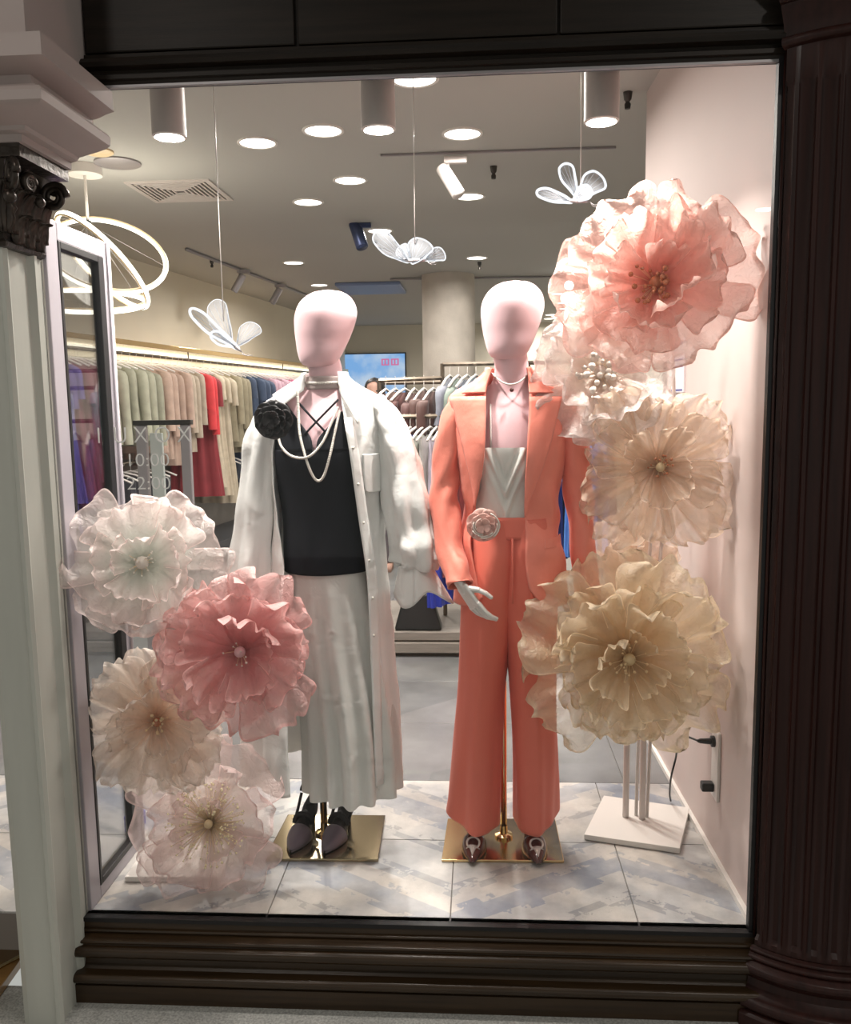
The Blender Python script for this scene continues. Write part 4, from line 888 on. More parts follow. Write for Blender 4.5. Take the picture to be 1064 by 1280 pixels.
# pumps
def pump(parent, c, rz, mt, mh, sling, L_=0.235, hh=0.085, lab=None):
    """heel at +Y end, toe towards -Y; c = middle of the sole on the ground"""
    cs, sn = cos(rz), sin(rz)
    def T(x, y, z): return (c[0] + x * cs - y * sn, c[1] + x * sn + y * cs, c[2] + z)
    def zs_(s): return hh * (max(0, (s - 0.42)) / 0.58)**1.5 if s > 0.42 else 0.0    # s 0 toe .. 1 heel
    def hw(s): return interp([(0, 0.003), (0.06, 0.013), (0.16, 0.026), (0.32, 0.037), (0.45, 0.035), (0.65, 0.024), (0.85, 0.026), (1.0, 0.012)], s)[0]
    g = G(); rows = []
    for i in range(25):
        s = i / 24; y = -L_ / 2 + L_ * s; rows.append([T(hw(s) * t, y, zs_(s) + 0.004 + (0.006 if abs(t) < .9 else 0.004)) for t in (-1, -0.5, 0, 0.5, 1)])
    so = G().grid(rows).mk('shoe', mh, parent); solid(so, 0.006)
    if lab: so['label'] = lab
    rows = []
    for i in range(15):
        s = 0.0 + 0.40 * i / 14; y = -L_ / 2 + L_ * s; ht = interp([(0, 0.010), (0.1, 0.024), (0.25, 0.040), (0.40, 0.052)], s)[0]; r = []
        for j in range(15):
            a = pi * j / 14; r.append(T(hw(s) * 1.06 * cos(a), y + 0.012 * (1 - sin(a)) * (i / 14) , 0.004 + zs_(s) + ht * sin(a)**0.8))
        rows.append(r)
    o = G().grid(rows).mk('toe_cap', mt, so); solid(o, 0.0025)
    ye = L_ / 2
    o = G().tube([T(0, ye - 0.022, zs_(0.95) + 0.002), T(0, ye - 0.012, hh * 0.5), T(0, ye - 0.008, 0.0)], [0.017, 0.008, 0.0065], 12).mk('heel', mh, so)
    if sling:
        g = G(); pts = []
        for i in range(21):
            a = -0.35 + (pi + 0.7) * i / 20; pts.append(T(0.030 * cos(a), ye - 0.03 + 0.032 * sin(a) - 0.0, hh + 0.045 + 0.018 * sin(a)))
        o = G().tube(pts, 0.006, 8, flat=0.4).mk('heel_strap', mh, so)
        pts = [T(0.031 * cos(a), 0.010 + 0.0 * a, 0.030 + zs_(0.55) + 0.035 * sin(a)) for a in [pi * i / 12 for i in range(13)]]
        G().tube(pts, 0.0095, 8, flat=0.5).mk('ankle_strap', mh, so)
        for sx in (-1, 1): G().tube([T(sx * 0.031, 0.01, 0.035 + zs_(.55)), T(sx * 0.033, 0.05, 0.07), T(sx * 0.028, ye - 0.04, hh + 0.03)], 0.0055, 8).mk('side_strap', mh, so)
        rows = []
        for i in range(9):
            s = 0.40 + 0.25 * i / 8; y = -L_ / 2 + L_ * s; rows.append([T(hw(s) * 0.9 * cos(a), y, 0.006 + zs_(s) + 0.050 * sin(a)) for a in [pi * j / 10 for j in range(11)]])
        solid(G().grid(rows).mk('vamp', mh, so), 0.003)
    else:
        rows = []
        for i in range(9):
            s = 0.9 + 0.1 * i / 8; rows.append([T(hw(min(1, s)) * cos(a) * (1 - 0.0 * i), -L_ / 2 + L_ * s + 0.01 * sin(a), zs_(s) + 0.004 + 0.0) for a in (0, pi)])
        pts = [T(0.027 * cos(a), ye - 0.028 + 0.03 * sin(a), hh + 0.018) for a in [-0.3 + (pi + 0.6) * i / 16 for i in range(17)]]
        G().grid([[Vector(p) + Vector((0, 0, dz)) for p in pts] for dz in (-0.02, 0.0, 0.022)]).mk('counter', mh, so)
        t_ = Vector(T(0, -L_ / 2 + 0.065, 0.045)); g = G(); pts = [T(0.020 * cos(a), -L_ / 2 + 0.052 + 0.014 * sin(a), 0.044 + 0.012 * sin(a)) for a in [2 * pi * i / 24 for i in range(24)]]
        g.tube(pts, 0.0036, 6, True).mk('crystal_buckle', M['crystal'], so)
        G().tube([T(-0.022, -L_ / 2 + 0.040, 0.030), T(0, -L_ / 2 + 0.036, 0.044), T(0.022, -L_ / 2 + 0.040, 0.030)], 0.0022, 6).mk('buckle_bar', M['crystal'], so)
        rows = [[T(0.014 * t * (i / 4), -L_ / 2 + 0.012 + 0.030 * i / 4, 0.022 + 0.0045 * i + 0.003 * (1 - t * t)) for t in (-1, -.5, 0, .5, 1)] for i in range(5)]
        solid(G().grid(rows).mk('toe_trim', M['crystal'], so), 0.002)
    return so
pump(m2, (-0.022, 0.408, 0.010), radians(-4), M['shoer'], M['shoer'], False, lab='dark red pointed pump with crystal buckle')
pump(m2, (0.170, 0.406, 0.010), radians(5), M['shoer'], M['shoer'], False)

# ---------- mannequin in black top and white shirt coat
Y1 = 0.42; X1 = -0.478
m1 = thing('mannequin', 'pink faceless mannequin in black top, long open white shirt and pale skirt', 'mannequin', (-0.50, 0.46, 0), 'pink faceless mannequins in the window')
body1, bt1 = mann_body(m1, -0.476, Y1, 1.575, 1.812, 0.13, 1.475)
bev(G().prism([(-0.70, 0.30), (-0.331, 0.308), (-0.340, 0.606), (-0.69, 0.60)], 'z', 0.001, 0.010).mk('base_plate', M['golddark'], m1, False), 0.002)
G().tube([(-0.535, 0.47, 0.01), (-0.535, 0.47, 0.55)], 0.012, 14).mk('support_rod', M['gold'], m1)
autosm(G().lathe((-0.535, 0.47), [(0.03, 0.010), (0.03, 0.018), (0.014, 0.024), (0.012, 0.05)], 20).mk('rod_socket', M['gold'], m1))
tp_ = [(0.92, -0.488, Y1, 0.136, 0.118), (1.0, -0.488, Y1, 0.138, 0.116), (1.10, -0.490, Y1, 0.136, 0.108), (1.20, -0.492, Y1, 0.140, 0.116), (1.30, -0.496, Y1 - .003, 0.146, 0.124), (1.38, -0.492, Y1, 0.150, 0.108), (1.47, -0.485, Y1 + .005, 0.155, 0.086)]
def kfold(a, z): return 0.004 * sin(4 * a + 9 * z) * max(0, 1.2 - z) * 3 + 0.003 * nz(a * 2, z * 7) * 2
bt = G().grid(ringrows(tp_, 0.937, 1.325, 50, 80, kfold), True)
vl = [(1.32, -0.500), (1.36, -0.505), (1.40, -0.535), (1.47, -0.592)]; vr = [(1.32, -0.490), (1.36, -0.482), (1.40, -0.448), (1.44, -0.415)]
bt.grid([[(lambda x: (x, surf(tp_, x, z, 0.001), z))(-0.636 + (interp(vl, z)[0] + 0.636) * j / 12) for j in range(13)] for z in [1.32 + 0.15 * i / 14 for i in range(15)]])
bt.grid([[(lambda x: (x, surf(tp_, x, z, 0.001), z))(interp(vr, z)[0] + (-0.375 - interp(vr, z)[0]) * j / 12) for j in range(13)] for z in [1.32 + 0.12 * i / 14 for i in range(15)]])
top1 = bt.mk('black_top', M['blackc'], m1); solid(top1, 0.003); top1['label'] = 'black V-neck knit top with crossed straps'
for p, q in (((-0.548, 1.468), (-0.455, 1.372)), ((-0.425, 1.475), (-0.525, 1.372))):
    G().tube([(p[0] + (q[0] - p[0]) * i / 8, surf(tp_, p[0] + (q[0] - p[0]) * i / 8, p[1] + (q[1] - p[1]) * i / 8, 0.0035), p[1] + (q[1] - p[1]) * i / 8) for i in range(9)], 0.0035, 6).mk('cross_strap', M['blackc'], top1)
# skirt
sk_ = [(0.19, -0.425, 0.43, 0.150, 0.150), (0.40, -0.430, 0.43, 0.148, 0.145), (0.70, -0.462, 0.43, 0.140, 0.130), (0.95, -0.485, 0.425, 0.128, 0.112)]
def skf(a, z): return (0.95 - z) * 0.022 * sin(13 * a + 0.8 * sin(3 * a)) + 0.010 * (0.95 - z) * sin(5 * a + 1)
skt = G().grid(ringrows(sk_, 0.195, 0.95, 50, 200, skf), True).mk('skirt', M['skirt'], m1); skt['label'] = 'pale grey pleated chiffon skirt'
# long open shirt
sb = [(0.235, -0.540, 0.45, 0.262, 0.185), (0.45, -0.532, 0.45, 0.250, 0.175), (0.70, -0.515, 0.445, 0.218, 0.165), (0.92, -0.495, 0.44, 0.192, 0.155), (1.10, -0.482, 0.435, 0.178, 0.142), (1.25, -0.478, 0.43, 0.178, 0.145), (1.36, -0.478, 0.43, 0.184, 0.134),
      (1.43, -0.478, 0.43, 0.190, 0.112), (1.465, -0.478, 0.43, 0.188, 0.096), (1.490, -0.478, 0.43, 0.160, 0.082), (1.515, -0.478, 0.43, 0.112, 0.072), (1.54, -0.478, 0.428, 0.078, 0.066), (1.56, -0.478, 0.428, 0.070, 0.064)]
sxl = [(0.235, -0.600), (0.45, -0.600), (0.70, -0.604), (0.93, -0.612), (1.10, -0.622), (1.31, -0.630), (1.40, -0.618), (1.47, -0.590), (1.52, -0.550), (1.56, -0.525)]
sxr = [(0.235, -0.335), (0.45, -0.338), (0.70, -0.343), (0.93, -0.348), (1.10, -0.366), (1.25, -0.378), (1.31, -0.386), (1.40, -0.402), (1.47, -0.415), (1.52, -0.425), (1.56, -0.430)]
def shf(a, z):
    fr = max(0, 1.25 - z); aa = (a + pi) % (2 * pi) - pi
    return 0.016 * fr * sin(9 * aa + 1.2 * sin(2 * aa)) + 0.008 * fr * sin(17 * aa) + 0.010 * nz(aa * 2.4, z * 4.0, 2.0) + 0.005 * nz(aa * 6, z * 12, 7.0)
rows = ringrows(sb, 0.235, 1.56, 110, 170, shf, lambda z: ang(sb, z, interp(sxr, z)[0]), lambda z: 2 * pi + ang(sb, z, interp(sxl, z)[0]), False)
shirt = G().grid(rows).mk('long_shirt', M['cotton'], m1); solid(shirt, 0.002); shirt['label'] = 'long open white cotton shirt'
flap('placket', [(0.25, -0.335, -0.312, 0.001), (0.7, -0.343, -0.318, 0.001), (0.93, -0.348, -0.322, 0.001), (1.10, -0.366, -0.340, 0.001), (1.31, -0.386, -0.360, 0.001), (1.42, -0.404, -0.378, 0.001)], M['cotton'], m1, 0.002, sb, 0.014, 4)
for z in (1.33, 1.22, 1.10, 0.98, 0.86, 0.74):
    x = interp([(0.7, -0.331), (0.93, -0.336), (1.10, -0.353), (1.31, -0.373), (1.4, -0.39)], z)[0]; y = surf(sb, x, z, 0.019)
    G().tube([(x, y + 0.001, z), (x, y - 0.002, z)], 0.0045, 10).mk('button', M['pearl'], m1)
flap('chest_pocket', [(1.19, -0.335, -0.300, 0.003), (1.20, -0.347, -0.292, 0.004), (1.31, -0.350, -0.294, 0.004)], M['cotton'], m1, 0.003, sb, 0.010)
def wing(name, P, m, parent):
    """collar wing from four corner points, bilinear with a little bow"""
    a, b, c, d = [Vector(p) for p in P]; rows = []
    for i in range(9):
        s = i / 8; rows.append([a.lerp(b, j / 8).lerp(d.lerp(c, j / 8), s) + Vector((0, -0.008 * sin(pi * s) * sin(pi * j / 8), 0)) for j in range(9)])
    o = G().grid(rows).mk(name, m, parent); solid(o, 0.003); return o
wing('collar', [(-0.418, 0.385, 1.556), (-0.425, 0.355, 1.500), (-0.362, 0.300, 1.400), (-0.345, 0.325, 1.452)], M['cotton'], m1)
wing('collar', [(-0.532, 0.385, 1.556), (-0.532, 0.355, 1.505), (-0.600, 0.310, 1.452), (-0.625, 0.335, 1.492)], M['cotton'], m1)
nb = ringrows([(1.50, -0.477, 0.424, 0.062, 0.060), (1.55, -0.476, 0.422, 0.058, 0.058)], 1.507, 1.547, 6, 40)
cb = G().grid(nb, True).mk('collar_stand', sheer('sheer_collar', (0.55, 0.46, 0.44), 0.7), m1); solid(cb, 0.003)
# sleeves
sv = limb('sleeve', [(-0.615, 0.43, 1.466, 0.022, 0.045), (-0.642, 0.43, 1.440, 0.042, 0.066), (-0.676, 0.43, 1.36, 0.054, 0.080), (-0.698, 0.42, 1.20, 0.062, 0.082), (-0.716, 0.41, 1.04, 0.070, 0.084), (-0.724, 0.40, 0.92, 0.074, 0.082), (-0.724, 0.395, 0.86, 0.062, 0.070), (-0.722, 0.395, 0.84, 0.040, 0.048)], M['cotton'], m1, 60, 44, lambda a, t: 0.010 * sin(7 * a + 3 * t) * (0.3 + t) + 0.006 * nz(a * 2, t * 8) * 2)
solid(sv, 0.002)
hand('hand', (-0.722, 0.395, 0.82), m1, M['silver'], 1.0, radians(30), (0, 0))
sv = limb('sleeve', [(-0.340, 0.43, 1.466, 0.022, 0.045), (-0.312, 0.43, 1.440, 0.042, 0.066), (-0.272, 0.43, 1.35, 0.058, 0.082), (-0.240, 0.42, 1.20, 0.066, 0.082), (-0.212, 0.41, 1.06, 0.070, 0.082), (-0.198, 0.40, 0.975, 0.072, 0.078), (-0.200, 0.40, 0.945, 0.050, 0.056)], M['cotton'], m1, 70, 48, lambda a, t: 0.011 * sin(6 * a + 5 * t) * (0.3 + t) + 0.012 * exp(-((t - 0.82) / 0.08)**2) * sin(3 * a + 1) + 0.007 * nz(a * 2, t * 10) * 2)
solid(sv, 0.002)
# turned-back cuff with two sharp points
g = G(); rows = []
for i in range(9):
    s = i / 8; r = []
    for j in range(49):
        a = 2 * pi * j / 48; pt = max(0, cos(a - 1.25))**6 * 0.055 + max(0, cos(a + 0.1))**8 * 0.035
        rx = 0.050 + 0.020 * s; ry = 0.054 + 0.012 * s
        r.append((-0.203 + (rx + pt * s) * sin(a), 0.40 - (ry + pt * s * 0.3) * cos(a), 0.955 - (0.085 + pt * 0.9) * s + 0.012 * sin(3 * a) * s + 0.02 * s * sin(a)))
    rows.append(r)
cf = g.grid(rows).mk('cuff', M['cotton'], m1); solid(cf, 0.003)
# rose, pearls
rs = camellia('rose_corsage', (-0.612, 0.282, 1.418), 0.060, M['rose'], m1, 9, (8, 7, 5)); rs['label'] = 'black satin rose corsage'
def beads(name, pts, n_, r, m, parent):
    P_ = spline(pts, 300); L_ = [0.0]
    for i in range(1, 300): L_.append(L_[-1] + (P_[i] - P_[i - 1]).length)
    g = G(); k = 0
    for j in range(n_):
        d = L_[-1] * j / (n_ - 1)
        while k < 298 and L_[k + 1] < d: k += 1
        g.ball(P_[k], r, 5)
    o = g.mk(name, m, parent); o['kind'] = 'stuff'; return o
def onb(pts, off=0.006): return [(x, surf(tp_, x, z, off), z) for x, z in pts]
o = beads('long_pearl_strand', onb([(-0.548, 1.500), (-0.545, 1.44), (-0.538, 1.37), (-0.512, 1.28), (-0.490, 1.235), (-0.468, 1.245), (-0.446, 1.31), (-0.432, 1.38), (-0.420, 1.44)], 0.010), 95, 0.0046, M['pearl'], m1)
o = beads('short_pearl_strand', onb([(-0.620, 1.385), (-0.600, 1.335), (-0.560, 1.306), (-0.510, 1.306), (-0.470, 1.345), (-0.445, 1.40), (-0.425, 1.45)], 0.012), 62, 0.0044, M['pearl'], m1)
o = beads('choker', [(-0.477 + 0.060 * sin(a), 0.423 - 0.060 * cos(a), 1.530 - 0.004 * cos(a)) for a in [2 * pi * i / 24 for i in range(25)]], 70, 0.0045, M['pearl'], m1)
# slingback shoes turned slightly outward
pump(m1, (-0.605, 0.450, 0.010), radians(-8), M['shoeg'], M['shoeb'], True, lab='purple-grey toed slingback pump with black suede straps')
pump(m1, (-0.485, 0.448, 0.010), radians(-12), M['shoeg'], M['shoeb'], True)

# ================================================================== GARMENTS ON RAILS
def gar_mat(col, rough=0.7, var=0.0): 
    key = 'fab_%d_%d_%d_%d' % (col[0] * 100, col[1] * 100, col[2] * 100, var * 10)
    if key not in M: M[key] = mat(key, col, rough, sheen=0.1, var=var, vscale=14)
    return M[key]
GC = {}
def garment_mesh(kind, L_, seed):
    """hanging garment in local axes: width along X, thin along Y, hook at z=0"""
    g = G(); rd = random.Random(seed); ph = rd.uniform(0, 6)
    wd = {'top': 0.21, 'dress': 0.215, 'trousers': 0.15, 'coat': 0.23}[kind]
    tab = [(-L_, 0, 0, wd * (1.12 if kind == 'dress' else 0.95), 0.038), (-L_ * 0.6, 0, 0, wd * 0.93, 0.036), (-0.30, 0, 0, wd * 0.88, 0.034), (-0.16, 0, 0, wd * 0.97, 0.030), (-0.125, 0, 0, wd * 0.95, 0.026), (-0.095, 0, 0, wd * 0.60, 0.022), (-0.07, 0, 0, wd * 0.28, 0.018)]
    if kind == 'trousers': tab = [(-L_, 0, 0, 0.13, 0.035), (-L_ * 0.5, 0, 0, 0.14, 0.03), (-0.12, 0, 0, 0.15, 0.02), (-0.10, 0, 0, 0.15, 0.012)]
    fo = lambda a, z: (0.013 * sin(8 * a + ph) + 0.009 * sin(14 * a + 2 * ph + 2 * z)) * min(1, -z / L_ * 1.3)
    g.grid(ringrows(tab, -L_, tab[-1][0], 16, 44, fo), True)
    if kind in ('top', 'coat', 'dress'):
        for s in (-1, 1):
            ln = 0.52 if kind != 'dress' else 0.24; n0 = len(g.v)
            P_ = [(s * wd * 0.80, 0, -0.125, 0.03, 0.03), (s * wd * 1.0, 0.0, -0.17, 0.05, 0.035), (s * (wd + 0.02), 0, -0.16 - ln * 0.5, 0.040, 0.026), (s * (wd + 0.025), 0.01, -0.14 - ln, 0.036, 0.030)]
            PP = spline(P_, 10); rows = [[(p[0] + (p[3] + 0.004 * sin(3 * a + ph)) * sin(a), p[1] + p[4] * cos(a), p[2]) for a in [2 * pi * j / 12 for j in range(12)]] for p in PP]; g.grid(rows, True)
    return g
def hanger_mesh():
    g = G(); g.tube([(0, 0, 0.03), (0.012, 0, 0.022), (0.014, 0, 0.012), (0, 0, -0.002), (0, 0, -0.045)], 0.0022, 5)
    g.tube([(-0.20, 0, -0.115), (-0.10, 0, -0.07), (0, 0, -0.045), (0.10, 0, -0.07), (0.20, 0, -0.115)], 0.008, 6); return g
hm = hanger_mesh().mk('hanger', M['white'], None); C.objects.unlink(hm)
def garment(kind, loc, rz, col, L_, label, cat, group, seed, name=None, var=0.0):
    key = (kind, round(L_, 2), seed % 3)
    if key not in GC: GC[key] = (lambda o: (C.objects.unlink(o), o)[1])(garment_mesh(kind, L_, seed % 3).mk('garment', M['cotton'], None))
    t = thing(name or {'top': 'hanging_blouse', 'dress': 'hanging_dress', 'trousers': 'hanging_trousers', 'coat': 'hanging_coat'}[kind], label, cat, (loc[0], loc[1], loc[2] - 0.032), group, rz)
    o = GC[key].copy(); o.data = o.data.copy(); o.name = 'cloth'; o.scale = (0.92 + 0.16 * ((seed * 29) % 10) / 10, 1.0, 0.86 + 0.24 * ((seed * 53) % 10) / 10); o.data.materials.clear(); o.data.materials.append(gar_mat(col, var=var)); C.objects.link(o); o.parent = t
    h = hm.copy(); C.objects.link(h); h.parent = t; return t
ZR = 1.885
# wall rail, its brackets, glowing shelf edge
def LP(y, z, off=0.0): return (lx(y) + off, y, z)
rl = thing('clothes_rail', 'long clothes rail under a golden shelf along the left wall', 'rail', (lx(6), 6, ZR))
G().tube([LP(3.0, ZR), LP(10.6, ZR)], 0.013, 10).mk('rail', M['brassm'], rl)
bev(G().prism([(lx(2.9) - 0.30, 2.9), (lx(2.9) + 0.06, 2.9), (lx(10.7) + 0.06, 10.7), (lx(10.7) - 0.30, 10.7)], 'z', 1.945, 1.985).mk('shelf', M['gold'], rl, False), 0.003)
G().prism([(lx(2.9) - 0.29, 2.9), (lx(2.9) - 0.24, 2.9), (lx(10.7) - 0.24, 10.7), (lx(10.7) - 0.29, 10.7)], 'z', 1.925, 1.944).mk('light_strip', M['led'], rl, False)
for y in (3.1, 5.5, 8.0, 10.4): G().tube([LP(y, ZR), LP(y, 1.945)], 0.006, 6).mk('bracket', M['brassm'], rl)
for y in (3.9, 5.6, 7.3, 9.0):
    l = bpy.data.lights.new('shelf_lamp', 'AREA'); l.shape = 'RECTANGLE'; l.size = 0.05; l.size_y = 1.6; l.energy = 9; l.color = (1, 0.90, 0.70)
    lo = bpy.data.objects.new('shelf_lamp', l); C.objects.link(lo); lo.parent = rl; lo.location = Vector((lx(y) - 0.16, y, 1.94)) - rl.location; lo.rotation_euler = (0, 0, -atan2(0.12, 1))
runs = [  # y0, y1, n, kind, colour, length, label, group
    (3.00, 3.36, 4, 'dress', (0.12, 0.07, 0.36), 1.15, 'violet blue dress seen through the side glass', 'violet dresses at the near end'),
    (3.46, 3.76, 4, 'dress', (0.24, 0.03, 0.08), 1.05, 'wine red dress on the wall rail behind the side glass', 'wine red dresses'),
    (3.98, 4.45, 5, 'top', (0.38, 0.38, 0.29), 0.66, 'sage green blouse at the near visible end of the wall rail', 'sage green blouses'),
    (4.55, 4.95, 4, 'coat', (0.50, 0.36, 0.29), 0.85, 'dusty pink jacket beside the sage blouses on the wall rail', 'dusty pink jackets'),
    (5.05, 5.28, 3, 'top', (0.50, 0.42, 0.33), 0.78, 'oatmeal blouse between the dusty pink and red ones', 'oatmeal blouses'),
    (5.36, 5.48, 2, 'top', (0.72, 0.05, 0.06), 0.46, 'short bright red blouse on the wall rail', 'bright red blouses'),
    (5.54, 5.54, 1, 'dress', (0.30, 0.03, 0.04), 1.15, 'long dark red dress beside the bright red blouses', None),
    (5.64, 5.95, 3, 'dress', (0.58, 0.50, 0.38), 1.28, 'long cream dress on the wall rail beyond the red ones', 'long cream dresses'),
    (6.10, 6.35, 3, 'top', (0.32, 0.28, 0.19), 0.85, 'khaki long blouse between cream dresses and denim', 'khaki blouses'),
    (6.48, 6.95, 4, 'dress', (0.06, 0.09, 0.16), 1.15, 'denim blue dress on the wall rail', 'denim blue dresses'),
    (7.08, 7.60, 5, 'top', (0.55, 0.36, 0.44), 0.85, 'lilac pink blouse on the wall rail beside the white shirt shoulder', 'lilac pink blouses'),
    (7.70, 7.85, 2, 'top', (0.66, 0.16, 0.30), 0.60, 'raspberry pink blouse on the wall rail', 'raspberry blouses'),
    (7.98, 8.60, 5, 'top', (0.62, 0.62, 0.58), 0.75, 'off-white blouse at the far end of the wall rail', 'off-white blouses')]
ORD = ['first', 'second', 'third', 'fourth', 'fifth', 'sixth', 'seventh', 'eighth', 'ninth']
def nth(lb, k, n_): return lb if n_ < 2 else '%s %s, from the window' % (ORD[k], lb)
sd = 0
for y0, y1, n_, kind, col_, L_, lb, gp in runs:
    for k in range(n_):
        y = y0 + (y1 - y0) * (k / (n_ - 1) if n_ > 1 else 0); sd += 1
        cj = tuple(min(1, max(0, c * (0.9 + 0.2 * ((sd * 37) % 10) / 10))) for c in col_)
        garment(kind, LP(y, ZR + 0.012), RND.uniform(-0.12, 0.12), cj, L_, nth(lb, k, n_), 'garment', gp, sd, var=0.12)
# second row of dark garments below
r2_ = tag(G().tube([LP(4.0, 1.02, -0.04), LP(7.8, 1.02, -0.04)], 0.010, 8).mk('lower_rail', M['brassm']), 'lower short rail behind the long garments on the left wall', 'rail')
for k in range(7): garment('trousers', LP(4.1 + 0.12 * k, 1.03, -0.04), 0.05, (0.035, 0.035, 0.045), 0.75, nth('black trousers on the lower rail under the sage blouses', k, 7), 'garment', 'black trousers on the lower rail', k)
for k in range(9): garment('trousers', LP(6.2 + 0.14 * k, 1.03, -0.04), 0.05, (0.02, 0.025, 0.04), 0.30, nth('navy black trousers on the lower rail under the denim dresses', k, 9), 'garment', 'navy trousers on the lower rail', k)
# low dark plinth along the wall
pt = thing('wall_plinth', 'low dark plinth running along the left wall under the clothes', 'plinth', (lx(6) - .1, 6, 0))
bev(G().prism([(lx(3) - 0.29, 3.0), (lx(3) + 0.22, 3.0), (lx(10.6) + 0.22, 10.6), (lx(10.6) - 0.29, 10.6)], 'z', 0.001, 0.20).mk('plinth_body', mat('plinth_dark', (0.05, 0.05, 0.055), 0.4), pt, False), 0.004)

# white-and-grey pedestal rack in the store, left
ped = thing('security_gate', 'grey twin-post gate with clear panel behind the blush white flower', 'gate', (-1.62, 2.0, 0))
for a, b in ((-1.735, -1.68), (-1.505, -1.455)):
    bev(G().box(a, b, 1.985, 2.015, 0.0, 1.37).mk('post', M['greym'], ped, False), 0.004)
bev(G().box(-1.745, -1.445, 1.98, 2.02, 1.37, 1.395).mk('top_bar', M['darkmet'], ped, False), 0.003)
bev(G().box(-1.665, -1.60, 1.99, 2.01, 0.0, 1.33).mk('light_panel', mat('pale_mint_panel', (0.50, 0.56, 0.54), 0.3), ped, False), 0.003)
bev(G().box(-1.80, -1.40, 1.90, 2.10, 0.0, 0.05).mk('foot', M['greym'], ped, False), 0.003)
bev(G().box(-1.60, -1.505, 1.992, 2.006, 0.45, 0.92).mk('lower_panel', M['greym'], ped, False), 0.003)

# island rack
isl = thing('island_bench', 'low two-tier wooden display bench under the centre clothes racks', 'bench', (0.1, 2.9, 0))
bm_ = mat('grey_oak', (0.26, 0.23, 0.20), 0.5, var=0.15, vscale=6, stretch=(1, 14, 14))
bev(G().box(-0.62, 0.95, 2.55, 3.35, 0.095, 0.145).mk('top_slab', bm_, isl, False), 0.004)
bev(G().box(-0.62, 0.95, 2.53, 3.37, 0.025, 0.085).mk('lower_slab', bm_, isl, False), 0.004)
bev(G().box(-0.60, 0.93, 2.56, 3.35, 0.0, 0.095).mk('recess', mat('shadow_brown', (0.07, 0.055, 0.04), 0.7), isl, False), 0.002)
rk = thing('garment_rack', 'dark bronze square-tube rack standing on the centre bench', 'rack', (0.1, 2.9, 0.146))
g = G()
def sq(a, b, r=0.010): 
    return G().tube([a, b], r * 1.25, 4).mk('rack_tube', M['brassm'], rk, False)
for x in (-0.60, -0.215, 0.30, 0.93):
    sq((x, 2.95, 0.146), (x, 2.95, 1.695 if x > -0.4 else 1.60))
sq((-0.215, 2.95, 1.69), (0.93, 2.95, 1.69)); sq((-0.60, 2.95, 1.60), (-0.215, 2.95, 1.61)); sq((-0.60, 2.95, 1.60), (-0.60, 3.30, 1.60)); sq((-0.60, 2.70, 1.385), (0.93, 2.70, 1.385)); sq((-0.60, 3.15, 1.59), (0.93, 3.15, 1.59))
for x in (-0.60, 0.93): sq((x, 2.70, 0.146), (x, 2.70, 1.385))
def run(x0, x1, n_, y, z, kind, col_, L_, lb, gp, nm=None, rz=pi / 2 - 0.25):
    for k in range(n_):
        x = x0 + (x1 - x0) * (k / (n_ - 1) if n_ > 1 else 0); cj = tuple(min(1, c * RND.uniform(0.85, 1.15)) for c in col_)
        garment(kind, (x, y, z), rz + RND.uniform(-0.1, 0.1), cj, L_, lb if n_ < 2 else '%s %s, from the left' % (ORD[k], lb), 'garment', gp, k + int(z * 10), nm, 0.15)
run(-0.56, -0.27, 6, 2.95, 1.625, 'top', (0.07, 0.025, 0.020), 0.55, 'dark brown blouse on the short bar between the two mannequins', 'brown blouses')
run(-0.17, 0.04, 5, 2.95, 1.70, 'dress', (0.17, 0.22, 0.22), 0.95, 'teal grey dress on the tall bar beside the coral blazer shoulder', 'teal grey dresses')
run(0.30, 0.52, 4, 2.95, 1.70, 'top', (0.55, 0.55, 0.50), 0.6, 'pale blouse on the tall bar behind the ivory flower', 'pale blouses behind the ivory flower')
run(-0.50, -0.36, 5, 2.70, 1.40, 'trousers', (0.02, 0.10, 0.42), 0.62, 'royal blue trousers on the front bar beside the white sleeve', 'royal blue trousers')
run(-0.32, -0.20, 4, 2.70, 1.40, 'trousers', (0.58, 0.58, 0.53), 0.70, 'off-white trousers on the front bar beside the royal blue ones', 'off-white trousers')
run(-0.16, -0.10, 2, 2.70, 1.40, 'trousers', (0.30, 0.05, 0.05), 1.0, 'dark red trousers on the front bar', 'dark red trousers')
run(0.0, 0.46, 6, 2.70, 1.40, 'trousers', (0.02, 0.04, 0.20), 0.8, 'navy trousers on the front bar behind the coral suit', 'navy trousers behind the suit')
run(0.56, 0.74, 4, 2.70, 1.40, 'dress', (0.05, 0.16, 0.48), 0.85, 'bright blue dress right of the coral sleeve', 'bright blue dresses')
run(-0.22, -0.19, 1, 2.64, 0.82, 'trousers', (0.02, 0.04, 0.42), 0.52, 'cobalt blue trousers hanging low by the white cuff', None, rz=pi / 2 - 0.45)
hb = thing('handbag', 'black trapezoid handbag on the centre bench between the mannequins', 'bag', (-0.36, 2.66, 0.146))
bev(fix(G().add([(-0.50, 2.57, 0.147), (-0.22, 2.57, 0.147), (-0.22, 2.69, 0.147), (-0.50, 2.69, 0.147), (-0.44, 2.60, 0.36), (-0.28, 2.60, 0.36), (-0.28, 2.66, 0.36), (-0.44, 2.66, 0.36)], [(0, 3, 2, 1), (4, 5, 6, 7), (0, 1, 5, 4), (1, 2, 6, 5), (2, 3, 7, 6), (3, 0, 4, 7)]).mk('bag_body', M['plastic'], hb, False)), 0.015, 3)
